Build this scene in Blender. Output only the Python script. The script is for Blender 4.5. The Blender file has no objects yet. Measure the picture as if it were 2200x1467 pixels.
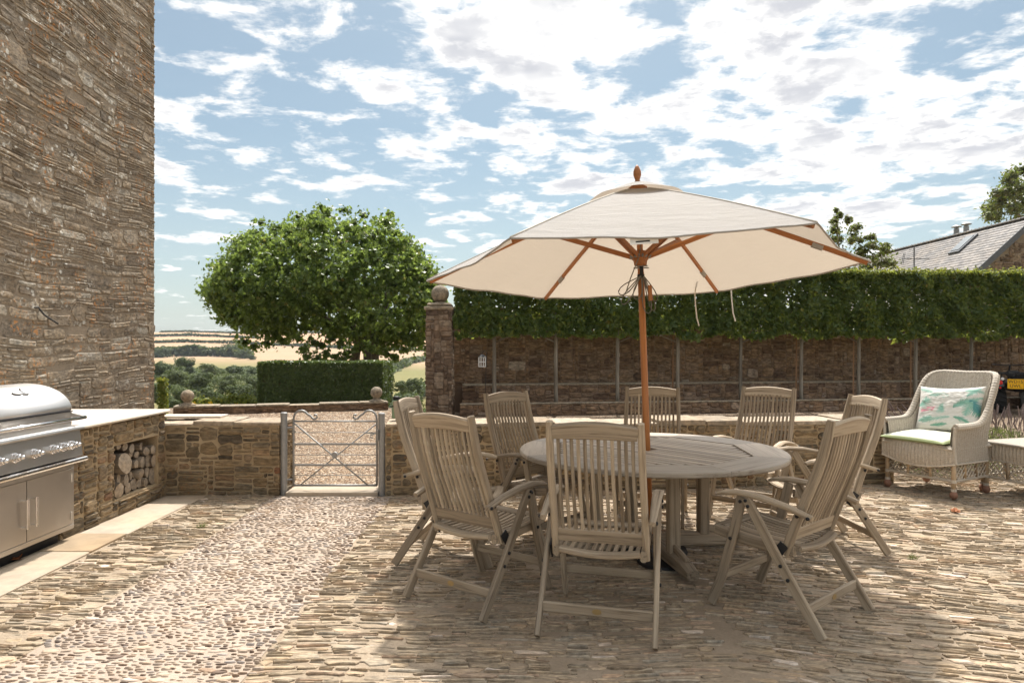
import bpy, math, random
import numpy as np
from mathutils import Vector, Matrix, Quaternion, noise as mnoise
R = math.radians
random.seed(7); rng = np.random.default_rng(7)
scene = bpy.context.scene
COL = scene.collection

# ------------------------------------------------------------------ camera
cam_d = bpy.data.cameras.new('camera'); cam = bpy.data.objects.new('camera', cam_d); COL.objects.link(cam)
EYE = 1.47
cam.location = (0, 0, EYE); cam.rotation_euler = (R(90), 0, 0)
cam_d.sensor_width = 36; cam_d.lens = 24.0; cam_d.shift_y = 0.0039
cam_d.clip_start = 0.05; cam_d.clip_end = 9000
scene.camera = cam
F = 1466.7; HV = 742.0
def px(u, v, Y): return Vector(((u-1100)/F*Y, Y, EYE-(v-HV)/F*Y))
def gnd(u, v, z=0.0):
    Y = F*(EYE-z)/(v-HV); return Vector(((u-1100)/F*Y, Y, z))

# ------------------------------------------------------------------ sky, sun, exposure
SUN_EL, SUN_AZ = 60.5, 7.0
S = Vector((math.sin(R(SUN_AZ))*math.cos(R(SUN_EL)), math.cos(R(SUN_AZ))*math.cos(R(SUN_EL)), math.sin(R(SUN_EL))))
sun_d = bpy.data.lights.new('sun', 'SUN'); sun_d.energy = 2.2; sun_d.angle = R(2.2); sun_d.color = (1.0, 0.95, 0.88)
sun = bpy.data.objects.new('sun', sun_d); COL.objects.link(sun)
sun.rotation_euler = S.to_track_quat('Z', 'Y').to_euler(); sun.location = S*60
scene.view_settings.view_transform = 'Standard'; scene.view_settings.look = 'None'
scene.view_settings.gamma = 1.0; scene.view_settings.use_curve_mapping = False
scene.view_settings.exposure = 1.65
scene.cycles.use_denoising = True
scene.cycles.max_bounces = 7; scene.cycles.diffuse_bounces = 4; scene.cycles.transmission_bounces = 4
scene.cycles.transparent_max_bounces = 6; scene.cycles.caustics_reflective = False; scene.cycles.caustics_refractive = False

def link(nt, a, b): nt.links.new(a, b)
def nd(nt, typ, **kw):
    n = nt.nodes.new(typ)
    for k, v in kw.items(): setattr(n, k, v)
    return n
def setin(nt, sock, val):
    if isinstance(val, bpy.types.NodeSocket): nt.links.new(val, sock)
    elif val is not None:
        if isinstance(val, (tuple, list)) and sock.type == 'RGBA' and len(val) == 3: val = (*val, 1)
        sock.default_value = val
def math_(nt, op, a, b=None, c=None, clamp=False):
    n = nd(nt, 'ShaderNodeMath', operation=op); n.use_clamp = clamp
    setin(nt, n.inputs[0], a)
    if b is not None: setin(nt, n.inputs[1], b)
    if c is not None: setin(nt, n.inputs[2], c)
    return n.outputs[0]
def maprange(nt, v, a, b, c=0., d=1., smooth=True):
    n = nd(nt, 'ShaderNodeMapRange'); n.interpolation_type = 'SMOOTHSTEP' if smooth else 'LINEAR'
    setin(nt, n.inputs[0], v)
    for i, x in enumerate((a, b, c, d)): setin(nt, n.inputs[i+1], x)
    return n.outputs[0]
def mixc(nt, fac, a, b, mode='MIX'):
    n = nd(nt, 'ShaderNodeMix', data_type='RGBA', blend_type=mode)
    setin(nt, n.inputs[0], fac); setin(nt, n.inputs[6], a); setin(nt, n.inputs[7], b)
    return n.outputs[2]
def noise(nt, vec, scale, detail=3., rough=.55, dist=0., out=0):
    n = nd(nt, 'ShaderNodeTexNoise'); n.inputs['Scale'].default_value = scale
    n.inputs['Detail'].default_value = detail; n.inputs['Roughness'].default_value = rough
    n.inputs['Distortion'].default_value = dist
    if vec is not None: link(nt, vec, n.inputs['Vector'])
    return n.outputs[out]
def voro(nt, vec, scale, feature='F1', out=0):
    n = nd(nt, 'ShaderNodeTexVoronoi', feature=feature); n.inputs['Scale'].default_value = scale
    if vec is not None: link(nt, vec, n.inputs['Vector'])
    return n.outputs[out]
def ramp(nt, fac, stops, interp='LINEAR'):
    n = nd(nt, 'ShaderNodeValToRGB'); cr = n.color_ramp; cr.interpolation = interp
    while len(cr.elements) < len(stops): cr.elements.new(0.5)
    for e, (p, c) in zip(cr.elements, stops):
        e.position = p; e.color = (*c, 1) if len(c) == 3 else c
    setin(nt, n.inputs[0], fac); return n.outputs[0]
def vmul(nt, v, s):
    n = nd(nt, 'ShaderNodeVectorMath', operation='MULTIPLY'); link(nt, v, n.inputs[0]); n.inputs[1].default_value = s
    return n.outputs[0]

w = bpy.data.worlds.new('World'); scene.world = w; w.use_nodes = True
nt = w.node_tree; nt.nodes.clear()
out = nd(nt, 'ShaderNodeOutputWorld'); bg = nd(nt, 'ShaderNodeBackground')
link(nt, bg.outputs[0], out.inputs[0])
sky = nd(nt, 'ShaderNodeTexSky', sky_type='NISHITA'); sky.sun_disc = False
sky.sun_elevation = R(SUN_EL); sky.sun_rotation = R(SUN_AZ); sky.altitude = 50
sky.air_density = 1.0; sky.dust_density = 1.6; sky.ozone_density = 1.2
tc = nd(nt, 'ShaderNodeTexCoord'); sep = nd(nt, 'ShaderNodeSeparateXYZ'); link(nt, tc.outputs['Generated'], sep.inputs[0])
dx, dy, dz = sep.outputs
zz = math_(nt, 'ADD', math_(nt, 'MAXIMUM', dz, 0.0), 0.10)
cmb = nd(nt, 'ShaderNodeCombineXYZ')
link(nt, math_(nt, 'DIVIDE', dx, zz), cmb.inputs[0]); link(nt, math_(nt, 'DIVIDE', dy, zz), cmb.inputs[1])
cp = cmb.outputs[0]
# a flat cloud deck seen in perspective: patches, broken up by finer noise, denser towards the right (east)
big = noise(nt, vmul(nt, cp, (1.0, 1.0, 1.0)), 0.95, 2., .5)
mid = noise(nt, cp, 3.9, 8., .60, .25)
fine = noise(nt, cp, 13.0, 5., .65)
cov = maprange(nt, dx, -0.45, 0.35, -0.012, 0.066)
dens = math_(nt, 'ADD', math_(nt, 'MULTIPLY', big, 0.36), math_(nt, 'MULTIPLY', mid, 0.64))
dens = math_(nt, 'ADD', dens, math_(nt, 'MULTIPLY', math_(nt, 'SUBTRACT', fine, 0.5), 0.13))
dens = math_(nt, 'ADD', dens, cov)
dens = math_(nt, 'ADD', dens, maprange(nt, dz, 0.10, 0.36, -0.045, 0.030))
dens = math_(nt, 'ADD', dens, maprange(nt, dz, 0.45, 0.8, 0., 0.05))
wisp = noise(nt, vmul(nt, cp, (.6, 1.6, 1)), 22., 4., .7)
mask = maprange(nt, math_(nt, 'ADD', dens, math_(nt, 'MULTIPLY', math_(nt, 'SUBTRACT', wisp, .5), .07)), 0.492, 0.592)
thick = maprange(nt, dens, 0.555, 0.65)
lump = noise(nt, cp, 2.0, 4., .55)
grey = math_(nt, 'MULTIPLY', thick, maprange(nt, lump, 0.40, 0.62))
off = nd(nt, 'ShaderNodeVectorMath', operation='ADD'); link(nt, cp, off.inputs[0]); off.inputs[1].default_value = (0.02, -0.09, 0.0)
mid2 = noise(nt, off.outputs[0], 3.9, 8., .60, .25)                    # the deck a little further from the sun: relief on the clouds
rel = maprange(nt, math_(nt, 'SUBTRACT', mid2, mid), -0.10, 0.12, 0., 1.)
shade = math_(nt, 'MAXIMUM', math_(nt, 'MULTIPLY', rel, math_(nt, 'MULTIPLY', thick, 1.0)), grey)
ccol = mixc(nt, shade, (0.40, 0.394, 0.382), (0.225, 0.23, 0.245))
# forward scatter exaggerated: unseen clouds near the sun brightened to add ambient light
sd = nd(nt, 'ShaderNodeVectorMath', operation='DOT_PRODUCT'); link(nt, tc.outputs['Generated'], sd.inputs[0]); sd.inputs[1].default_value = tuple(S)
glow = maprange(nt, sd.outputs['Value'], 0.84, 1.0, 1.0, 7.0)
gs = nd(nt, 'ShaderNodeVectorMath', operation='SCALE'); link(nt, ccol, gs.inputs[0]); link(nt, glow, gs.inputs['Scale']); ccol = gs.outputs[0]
skyc = nd(nt, 'ShaderNodeVectorMath', operation='SCALE'); link(nt, sky.outputs[0], skyc.inputs[0]); skyc.inputs['Scale'].default_value = 0.0325
# thin veil of high haze, thicker near the horizon
veil = math_(nt, 'ADD', maprange(nt, dz, 0.0, 0.30, 0.40, 0.13), math_(nt, 'MULTIPLY', noise(nt, cp, 0.9, 3., .6), 0.12))
base = mixc(nt, veil, mixc(nt, 1., skyc.outputs[0], (.90, 1.06, 1.0), 'MULTIPLY'), (0.278, 0.294, 0.301))
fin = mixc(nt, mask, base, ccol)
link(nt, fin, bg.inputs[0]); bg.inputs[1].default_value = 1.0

# ------------------------------------------------------------------ mesh helpers
def put(o, parent=None, label=None, cat=None, group=None, kind=None):
    if o.name not in COL.objects: COL.objects.link(o)
    if parent is not None: o.parent = parent
    if label: o['label'] = label
    if cat: o['category'] = cat
    if group: o['group'] = group
    if kind: o['kind'] = kind
    return o
def thing(name, label, cat, loc=(0, 0, 0), rz=0., group=None):
    o = bpy.data.objects.new(name, None); o.location = loc; o.rotation_euler = (0, 0, rz); o.empty_display_size = .1
    return put(o, None, label, cat, group)
def copy_tree(o, parent=None):
    c = o.copy(); COL.objects.link(c); c.parent = parent
    for ch in o.children: copy_tree(ch, c)
    return c
def mesh_np(name, V, Fc, mats, rnd=None, gv=None, smooth=False, col=None):
    me = bpy.data.meshes.new(name)
    V = np.asarray(V, dtype=np.float32)
    if isinstance(Fc, np.ndarray):
        nf, k = Fc.shape
        me.vertices.add(len(V)); me.vertices.foreach_set('co', V.ravel())
        me.loops.add(nf*k); me.loops.foreach_set('vertex_index', Fc.astype(np.int32).ravel())
        me.polygons.add(nf); me.polygons.foreach_set('loop_start', np.arange(0, nf*k, k, dtype=np.int32))
        me.polygons.foreach_set('loop_total', np.full(nf, k, dtype=np.int32)); me.update(calc_edges=True); me.validate()
    else:
        me.from_pydata(V.tolist(), [], Fc); me.update()
    if rnd is not None:
        a = me.attributes.new('rnd', 'FLOAT', 'POINT'); a.data.foreach_set('value', np.asarray(rnd, dtype=np.float32))
    if gv is not None:
        a = me.attributes.new('gv', 'FLOAT_VECTOR', 'POINT'); a.data.foreach_set('vector', np.asarray(gv, dtype=np.float32).ravel())
    if col is not None:
        a = me.attributes.new('col', 'FLOAT_COLOR', 'POINT'); a.data.foreach_set('color', np.asarray(col, dtype=np.float32).ravel())
    if smooth: me.polygons.foreach_set('use_smooth', np.ones(len(me.polygons), dtype=bool))
    for m in (mats if isinstance(mats, (list, tuple)) else [mats]): me.materials.append(m)
    return me
class MB:
    def __init__(s): s.v = []; s.f = []; s.g = []; s.r = []
    def add(s, vs, fs, gv=None, rnd=0.):
        b = len(s.v); s.v += [tuple(v) for v in vs]; s.f += [tuple(i+b for i in f) for f in fs]
        s.g += gv if gv else [tuple(v) for v in vs]; s.r += [rnd]*len(vs)
    def sweep(s, path, sec, up=(0, 0, 1), closed=False, cap=True, scales=None, rnd=None):
        """sec: list of (a,b) section points; scales: per point (sa,sb)"""
        P = [Vector(p) for p in path]; n = len(P); k = len(sec); up = Vector(up)
        off = (random.random()*9, random.random()*9, random.random()*9); L = 0; vs = []; gs = []
        for i, p in enumerate(P):
            if closed: t = P[(i+1) % n]-P[i-1]
            else: t = P[min(i+1, n-1)]-P[max(i-1, 0)]
            t.normalize(); u = up if abs(t.dot(up)) < .98 else Vector((0, 1, 0)) if abs(t.y) < .9 else Vector((1, 0, 0))
            a = t.cross(u).normalized(); b = a.cross(t)
            if i: L += (P[i]-P[i-1]).length
            sc = scales[i] if scales else (1, 1)
            for (x, y) in sec:
                vs.append(p+a*x*sc[0]+b*y*sc[1]); gs.append((L+off[0], x+off[1], y+off[2]))
        fs = []
        m = n if closed else n-1
        for i in range(m):
            j = (i+1) % n
            for q in range(k):
                r_ = (q+1) % k; fs.append((i*k+q, i*k+r_, j*k+r_, j*k+q))
        if cap and not closed: fs.append(tuple(range(k-1, -1, -1))); fs.append(tuple((n-1)*k+q for q in range(k)))
        s.add(vs, fs, gs, random.random() if rnd is None else rnd); return s
    def bar(s, path, w, h, up=(0, 0, 1), c=.22, scales=None, rnd=None):
        c = min(w, h)*c; x, y = w/2, h/2
        return s.sweep(path, [(-x+c, -y), (x-c, -y), (x, -y+c), (x, y-c), (x-c, y), (-x+c, y), (-x, y-c), (-x, -y+c)], up, scales=scales, rnd=rnd)
    def tube(s, path, r, n=8, closed=False, radii=None, rnd=None):
        sec = [(math.cos(2*math.pi*i/n)*r, math.sin(2*math.pi*i/n)*r) for i in range(n)]
        return s.sweep(path, sec, closed=closed, scales=[(q/r, q/r) for q in radii] if radii else None, rnd=rnd)
    def box(s, c, d, rz=0., bev=.0, rnd=None):
        c = Vector(c); m = Matrix.Rotation(rz, 3, 'Z'); e = min(d)*.5; b = min(bev, e*.9)
        sx, sy, sz = d[0]/2, d[1]/2, d[2]/2
        rings = [(sx-b, sy-b, -sz), (sx, sy, -sz+b), (sx, sy, sz-b), (sx-b, sy-b, sz)] if b else [(sx, sy, -sz), (sx, sy, sz)]
        vs = []; fs = []; k = 4
        for (x, y, z) in rings:
            for (p, q) in ((-1, -1), (1, -1), (1, 1), (-1, 1)): vs.append(c+m@Vector((p*x, q*y, z)))
        for i in range(len(rings)-1):
            for q in range(4): fs.append((i*4+q, i*4+(q+1) % 4, i*4+4+(q+1) % 4, i*4+4+q))
        fs.append((3, 2, 1, 0)); t = (len(rings)-1)*4; fs.append((t, t+1, t+2, t+3))
        off = Vector((random.random()*9, random.random()*9, random.random()*9))
        s.add(vs, fs, [tuple(v-c+off) for v in vs], random.random() if rnd is None else rnd); return s
    def lathe(s, prof, c=(0, 0, 0), n=20, rnd=None, axis=None):
        c = Vector(c); vs = []; fs = []
        q = Vector((0, 0, 1)).rotation_difference(Vector(axis)) if axis is not None else None
        for (r, z) in prof:
            for i in range(n):
                v = Vector((math.cos(2*math.pi*i/n)*r, math.sin(2*math.pi*i/n)*r, z))
                vs.append(c+(q@v if q else v))
        for i in range(len(prof)-1):
            for j in range(n): fs.append((i*n+j, i*n+(j+1) % n, i*n+n+(j+1) % n, i*n+n+j))
        fs.append(tuple(range(n-1, -1, -1))); fs.append(tuple((len(prof)-1)*n+j for j in range(n)))
        s.add(vs, fs, None, random.random() if rnd is None else rnd); return s
    def grid(s, fn, nu, nv, closed_u=False, rnd=None):
        vs = []; fs = []; gs = []
        for j in range(nv+1):
            for i in range(nu+(0 if closed_u else 1)):
                vs.append(fn(i/nu, j/nv)); gs.append((i/nu, j/nv, 0))
        w_ = nu if closed_u else nu+1
        for j in range(nv):
            for i in range(nu):
                a = j*w_+i; b = j*w_+(i+1) % w_
                fs.append((a, b, b+w_, a+w_))
        s.add(vs, fs, gs, random.random() if rnd is None else rnd); return s
    def mesh(s, name, mat, smooth=False): return mesh_np(name, s.v, s.f, mat, s.r, s.g, smooth)
    def build(s, name, mat, parent=None, smooth=False, label=None, cat=None, group=None, kind=None, loc=None):
        o = bpy.data.objects.new(name, s.mesh(name, mat, smooth))
        if loc is not None: o.location = loc
        return put(o, parent, label, cat, group, kind)

# ------------------------------------------------------------------ materials
def newmat(name, rough=.8, spec=.3, metal=0.):
    m = bpy.data.materials.new(name); m.use_nodes = True; nt = m.node_tree
    b = nt.nodes['Principled BSDF']; b.inputs['Roughness'].default_value = rough
    b.inputs['Specular IOR Level'].default_value = spec; b.inputs['Metallic'].default_value = metal
    return m, nt, b
def pos(nt): return nd(nt, 'ShaderNodeNewGeometry').outputs['Position']
def objco(nt): return nd(nt, 'ShaderNodeTexCoord').outputs['Object']
def attr(nt, name, out='Fac'):
    a = nd(nt, 'ShaderNodeAttribute'); a.attribute_name = name; return a.outputs[out]
def orand(nt): return nd(nt, 'ShaderNodeObjectInfo').outputs['Random']
def bump(nt, b, h, strength=.4, dist=.01):
    n = nd(nt, 'ShaderNodeBump'); n.inputs['Strength'].default_value = strength; n.inputs['Distance'].default_value = dist
    setin(nt, n.inputs['Height'], h); link(nt, n.outputs[0], b.inputs['Normal'])
def flat(name, c, rough=.6, spec=.3, metal=0., var=.12, scale=20., bmp=0.):
    m, nt, b = newmat(name, rough, spec, metal)
    n = noise(nt, objco(nt), scale, 4.)
    link(nt, mixc(nt, n, tuple(x*(1-var) for x in c), tuple(min(1, x*(1+var)) for x in c)), b.inputs['Base Color'])
    if bmp: bump(nt, b, n, bmp, .004)
    return m
def stone(name, stops, rough=.9, blotch=.35, nscale=14., bstr=.7, bdist=.012, lichen=0., orange=0., strata=None):
    """stops: palette picked per stone by its rnd attribute; noise gives grain and blotches"""
    m, nt, b = newmat(name, rough, .2); p = pos(nt)
    base = ramp(nt, attr(nt, 'rnd'), stops)
    pp = vmul(nt, p, strata) if strata else p
    n1 = noise(nt, pp, nscale, 6., .65); n2 = noise(nt, p, nscale*.22, 3.); n3 = noise(nt, p, nscale*7, 3.)
    c = mixc(nt, maprange(nt, n1, .3, .7), tuple([1-blotch]*3), (1+blotch*.55, 1+blotch*.5, 1+blotch*.42))
    c = mixc(nt, 1., base, c, 'MULTIPLY')
    c = mixc(nt, maprange(nt, n2, .35, .7, 0, .35), c, mixc(nt, 1., c, (1.18, .98, .72), 'MULTIPLY'))
    c = mixc(nt, math_(nt, 'MULTIPLY', n3, .35), c, mixc(nt, 1., c, (.55, .55, .55), 'MULTIPLY'))
    if orange:
        o = math_(nt, 'MULTIPLY', maprange(nt, noise(nt, p, 2.2, 2.), .5, .64), maprange(nt, noise(nt, p, 26, 4.), .52, .62))
        c = mixc(nt, math_(nt, 'MULTIPLY', o, orange), c, (.42, .19, .06))
    if lichen:
        v = voro(nt, p, 9.5); d = noise(nt, p, 45, 4.)
        l = maprange(nt, math_(nt, 'ADD', v, math_(nt, 'MULTIPLY', d, .35)), .36, .42, 1, 0)
        vr = voro(nt, p, 6.5); ring = maprange(nt, vr, .26, .30, 0, 1); ring = math_(nt, 'MULTIPLY', ring, maprange(nt, vr, .32, .37, 1, 0))
        l = math_(nt, 'MAXIMUM', l, math_(nt, 'MULTIPLY', ring, maprange(nt, d, .45, .55)))
        l = math_(nt, 'MULTIPLY', l, maprange(nt, noise(nt, p, 3.4, 4.), .46, .56))
        # lichen favours the weathered upper wall
        zz = nd(nt, 'ShaderNodeSeparateXYZ'); link(nt, p, zz.inputs[0])
        l = math_(nt, 'MULTIPLY', l, maprange(nt, zz.outputs[2], .9, 3.2, .35, 1.))
        c = mixc(nt, math_(nt, 'MULTIPLY', l, lichen), c, (.55, .53, .47))
    link(nt, c, b.inputs['Base Color'])
    h = math_(nt, 'ADD', math_(nt, 'MULTIPLY', n1, .8), math_(nt, 'MULTIPLY', n3, .35)); bump(nt, b, h, bstr, bdist)
    return m
def mortar(name, c, c2, scale=30., bstr=.8):
    m, nt, b = newmat(name, .95, .1); p = pos(nt)
    n = noise(nt, p, scale, 6., .7); n2 = noise(nt, p, 1.7, 4., .6)
    c_ = mixc(nt, maprange(nt, n2, .35, .68), c, c2)
    c_ = mixc(nt, n, mixc(nt, 1., c_, (.7, .7, .7), 'MULTIPLY'), mixc(nt, 1., c_, (1.2, 1.2, 1.2), 'MULTIPLY'))
    link(nt, c_, b.inputs['Base Color']); bump(nt, b, n, bstr, .012); return m
def wood(name, c1, c2, dark, rough=.75, streak=1., spec=.25):
    m, nt, b = newmat(name, rough, spec); g = attr(nt, 'gv', 'Vector')
    oo = nd(nt, 'ShaderNodeVectorMath', operation='ADD'); link(nt, g, oo.inputs[0])
    cx = nd(nt, 'ShaderNodeCombineXYZ'); link(nt, math_(nt, 'MULTIPLY', orand(nt), 37.), cx.inputs[0]); link(nt, cx.outputs[0], oo.inputs[1]); g = oo.outputs[0]
    n1 = noise(nt, vmul(nt, g, (2.2, 55., 55.)), 1., 5., .65, .4); n2 = noise(nt, vmul(nt, g, (1.2, 7., 7.)), 1.3, 4., .6)
    n3 = noise(nt, vmul(nt, g, (7., 220., 220.)), 1., 2.); n4 = noise(nt, vmul(nt, g, (.9, 26., 26.)), 1., 4., .6, .6)
    c = mixc(nt, maprange(nt, n2, .3, .7), c1, c2)
    c = mixc(nt, math_(nt, 'MULTIPLY', maprange(nt, n1, .5, .74), streak), c, dark)
    c = mixc(nt, math_(nt, 'MULTIPLY', n3, .4), c, mixc(nt, 1., c, (.6, .6, .6), 'MULTIPLY'))
    c = mixc(nt, math_(nt, 'MULTIPLY', maprange(nt, n4, .48, .68), .62*streak), c, dark)
    v = math_(nt, 'MULTIPLY_ADD', orand(nt), .50, .78)
    c = mixc(nt, 1., c, v, 'MULTIPLY')
    link(nt, c, b.inputs['Base Color']); bump(nt, b, math_(nt, 'ADD', n1, n3), .35, .003); return m
def leafmat(name, stops, trans=.35, tcol=(.30, .42, .06), rough=.5):
    m, nt, b = newmat(name, rough, .35); o = nt.nodes['Material Output']
    c = ramp(nt, attr(nt, 'rnd'), stops); link(nt, c, b.inputs['Base Color'])
    t = nd(nt, 'ShaderNodeBsdfTranslucent'); link(nt, mixc(nt, .5, c, tcol), t.inputs[0])
    mx = nd(nt, 'ShaderNodeMixShader'); mx.inputs[0].default_value = trans
    link(nt, b.outputs[0], mx.inputs[1]); link(nt, t.outputs[0], mx.inputs[2]); link(nt, mx.outputs[0], o.inputs[0]); return m
def vcol(name, rough=.85):
    m, nt, b = newmat(name, rough, .15); c = attr(nt, 'col', 'Color')
    n = noise(nt, objco(nt), 240., 2.); link(nt, mixc(nt, .12, c, n, 'MULTIPLY'), b.inputs['Base Color']); bump(nt, b, n, .25, .002); return m

M = {}
M['barn'] = stone('barn_stone', [(0, (.18, .15, .117)), (.25, (.235, .195, .148)), (.6, (.285, .238, .18)), (.85, (.325, .277, .215)), (.93, (.325, .295, .247)), (1, (.41, .38, .325))], blotch=.5, nscale=24, bstr=.9, bdist=.012, lichen=1., orange=.8, strata=(1, 1, 1.6))
M['barn_mortar'] = mortar('barn_mortar', (.225, .183, .136), (.295, .24, .178), 40)
M['rubble'] = stone('rubble_stone', [(0, (.085, .07, .055)), (.12, (.16, .13, .09)), (.35, (.24, .182, .112)), (.6, (.31, .235, .145)), (.8, (.225, .185, .128)), (.93, (.26, .185, .118)), (.96, (.25, .13, .075)), (1, (.35, .265, .165))], blotch=.5, nscale=16, bstr=1., bdist=.014, orange=.25, strata=(1, 1, 3.))
M['rubble_mortar'] = mortar('lime_mortar', (.37, .275, .165), (.47, .365, .235), 55)
M['dark_rubble'] = stone('red_rubble_stone', [(0, (.14, .096, .072)), (.3, (.22, .152, .102)), (.6, (.285, .198, .132)), (.85, (.245, .18, .132)), (.97, (.31, .235, .18)), (1, (.39, .33, .27))], blotch=.6, nscale=9, bstr=1., bdist=.02, strata=(1, 1, 2.5))
M['dark_mortar'] = mortar('dark_mortar', (.17, .12, .087), (.245, .18, .13), 30)
M['pillar'] = stone('pillar_stone', [(0, (.11, .08, .062)), (.4, (.19, .14, .10)), (.7, (.235, .175, .13)), (1, (.27, .22, .17))], blotch=.45, nscale=10, bstr=.9, bdist=.016)
M['cap'] = stone('weathered_cap_stone', [(0, (.27, .23, .18)), (1, (.31, .27, .21))], blotch=.5, nscale=14, bstr=.5, bdist=.008)
M['coping'] = stone('sunlit_coping_stone', [(0, (.26, .215, .16)), (.5, (.35, .29, .22)), (1, (.42, .36, .29))], blotch=.4, nscale=16, bstr=.7, bdist=.01)
M['slate'] = stone('slate_paving', [(0, (.27, .222, .168)), (.2, (.35, .285, .208)), (.45, (.415, .335, .24)), (.62, (.37, .325, .26)), (.8, (.45, .362, .262)), (.9, (.46, .34, .248)), (.945, (.37, .295, .222)), (.95, (.57, .48, .40)), (1, (.66, .575, .50))], blotch=.42, nscale=22, bstr=.7, bdist=.008, strata=(1, 3.2, 1))
M['patio_mortar'] = mortar('patio_mortar', (.31, .244, .175), (.39, .312, .23), 60, .9)
M['cobble'] = stone('pebble_cobble', [(0, (.11, .085, .07)), (.10, (.18, .13, .10)), (.17, (.31, .225, .165)), (.26, (.40, .315, .245)), (.5, (.45, .365, .29)), (.75, (.475, .395, .325)), (.9, (.41, .365, .335)), (1, (.52, .44, .37))], rough=.7, blotch=.22, nscale=22, bstr=.3, bdist=.004)
M['cobble_mortar'] = mortar('cobble_mortar', (.355, .285, .225), (.425, .348, .28), 70, .6)
M['slab'] = stone('sandstone_slab', [(0, (.38, .315, .24)), (.5, (.42, .355, .28)), (1, (.33, .25, .165))], blotch=.16, nscale=5, bstr=.25, bdist=.006)
M['worktop'] = stone('pale_worktop', [(0, (.60, .565, .51)), (1, (.64, .60, .54))], rough=.5, blotch=.1, nscale=12, bstr=.06, bdist=.002)
M['teak'] = wood('weathered_teak', (.325, .258, .182), (.425, .348, .258), (.14, .102, .066))
M['teak_top'] = wood('bleached_teak', (.38, .32, .25), (.47, .405, .325), (.22, .17, .125), .5, 1., .5)
M['oiled'] = wood('oiled_hardwood', (.36, .132, .038), (.44, .175, .055), (.20, .07, .02), .5, .8, .4)
M['bark'] = wood('log_bark', (.18, .14, .10), (.28, .23, .17), (.08, .06, .045), .9)
M['trunk'] = wood('grey_bark', (.20, .175, .14), (.31, .28, .23), (.10, .085, .065), .9)
M['plane_bark'] = wood('plane_bark', (.16, .13, .09), (.26, .215, .16), (.07, .055, .04), .9)
M['stake'] = wood('stake_wood', (.26, .15, .08), (.33, .20, .12), (.14, .08, .04), .85)
M['wicker'] = wood('bleached_wicker', (.46, .405, .33), (.56, .50, .42), (.29, .235, .175), .75, .8)
M['cane'] = wood('bare_cane', (.42, .30, .18), (.47, .385, .29), (.25, .15, .075), .7, .7)
M['foot'] = flat('brown_foot', (.25, .13, .085), .6)
def steel(name, col, rough, brush=(1, 1, 1), amt=.12):
    m, nt, b = newmat(name, rough, .5, 1.); p = objco(nt)
    n = noise(nt, vmul(nt, p, brush), 1., 3., .6); s = noise(nt, p, 5., 4.)
    link(nt, mixc(nt, s, tuple(c*.86 for c in col), col), b.inputs['Base Color'])
    link(nt, math_(nt, 'ADD', math_(nt, 'MULTIPLY', n, amt), rough-amt*.3+.0), b.inputs['Roughness']); bump(nt, b, n, .05, .001); return m
M['steel'] = steel('brushed_steel', (.60, .575, .545), .34, (260, 6, 260))
M['steel_door'] = steel('brushed_steel_door', (.54, .505, .465), .36, (260, 260, 5))
M['lid'] = steel('satin_steel_lid', (.70, .68, .655), .36, (200, 4, 200), .1)
M['chrome'] = steel('bright_steel', (.72, .70, .68), .14, (9, 9, 9), .08)
M['galv'] = flat('galvanised_steel', (.27, .265, .255), .5, .4, .5, .25, 30)
M['iron'] = flat('black_iron', (.035, .033, .032), .6)
M['black'] = flat('black_plastic', (.014, .014, .015), .5)
M['rubber'] = flat('tyre_rubber', (.018, .018, .018), .85)
M['bolt'] = flat('dark_bolt', (.022, .021, .022), .5)
M['brass'] = flat('brass_badge', (.36, .26, .12), .45, .5, .6)
M['white'] = flat('white_paint', (.72, .72, .71), .5)
M['flask'] = flat('sage_flask', (.26, .34, .21), .5, .3, 0, .06)
M['yellow'] = flat('yellow_plate', (.82, .46, .01), .45)
M['red'] = flat('red_lens', (.55, .012, .008), .25, .5)
M['rope'] = flat('grey_cord', (.17, .155, .13), .9)
M['tape'] = flat('cream_tape', (.60, .56, .49), .9)
M['roofslate'] = stone('roof_slate', [(0, (.13, .12, .115)), (.5, (.18, .165, .155)), (1, (.24, .215, .195))], rough=.55, blotch=.3, nscale=3, bstr=.3, bdist=.01)
M['glass'] = (lambda t: t[0])(newmat('window_glass', .06, .6))
M['glass'].node_tree.nodes['Principled BSDF'].inputs['Base Color'].default_value = (.10, .12, .13, 1)
M['lead'] = flat('lead_flashing', (.10, .105, .115), .6)
def canvas():
    m, nt, b = newmat('parasol_canvas', .9, .1); o = nt.nodes['Material Output']; p = objco(nt)
    n = noise(nt, p, 3., 5., .6); f = noise(nt, p, 420., 2.)
    st = maprange(nt, noise(nt, p, 1.1, 5., .7), .55, .75, 0, .28)
    c = mixc(nt, n, (.455, .437, .412), (.50, .483, .46)); c = mixc(nt, st, c, (.36, .32, .265)); link(nt, c, b.inputs['Base Color'])
    w1 = noise(nt, vmul(nt, p, (1, 1, 6)), 3.2, 5., .6, .8); bump(nt, b, math_(nt, 'ADD', math_(nt, 'MULTIPLY', f, .12), w1), .55, .035)
    t = nd(nt, 'ShaderNodeBsdfTranslucent'); t.inputs[0].default_value = (.45, .375, .295, 1)
    mx = nd(nt, 'ShaderNodeMixShader'); mx.inputs[0].default_value = .36
    link(nt, b.outputs[0], mx.inputs[1]); link(nt, t.outputs[0], mx.inputs[2]); link(nt, mx.outputs[0], o.inputs[0]); return m
M['canvas'] = canvas()
M['leaf_plane'] = leafmat('plane_leaf', [(0, (.06, .10, .026)), (.5, (.10, .16, .042)), (.85, (.145, .21, .055)), (.97, (.19, .24, .065)), (1, (.28, .21, .06))], .48, (.40, .52, .09), rough=.32)
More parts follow.
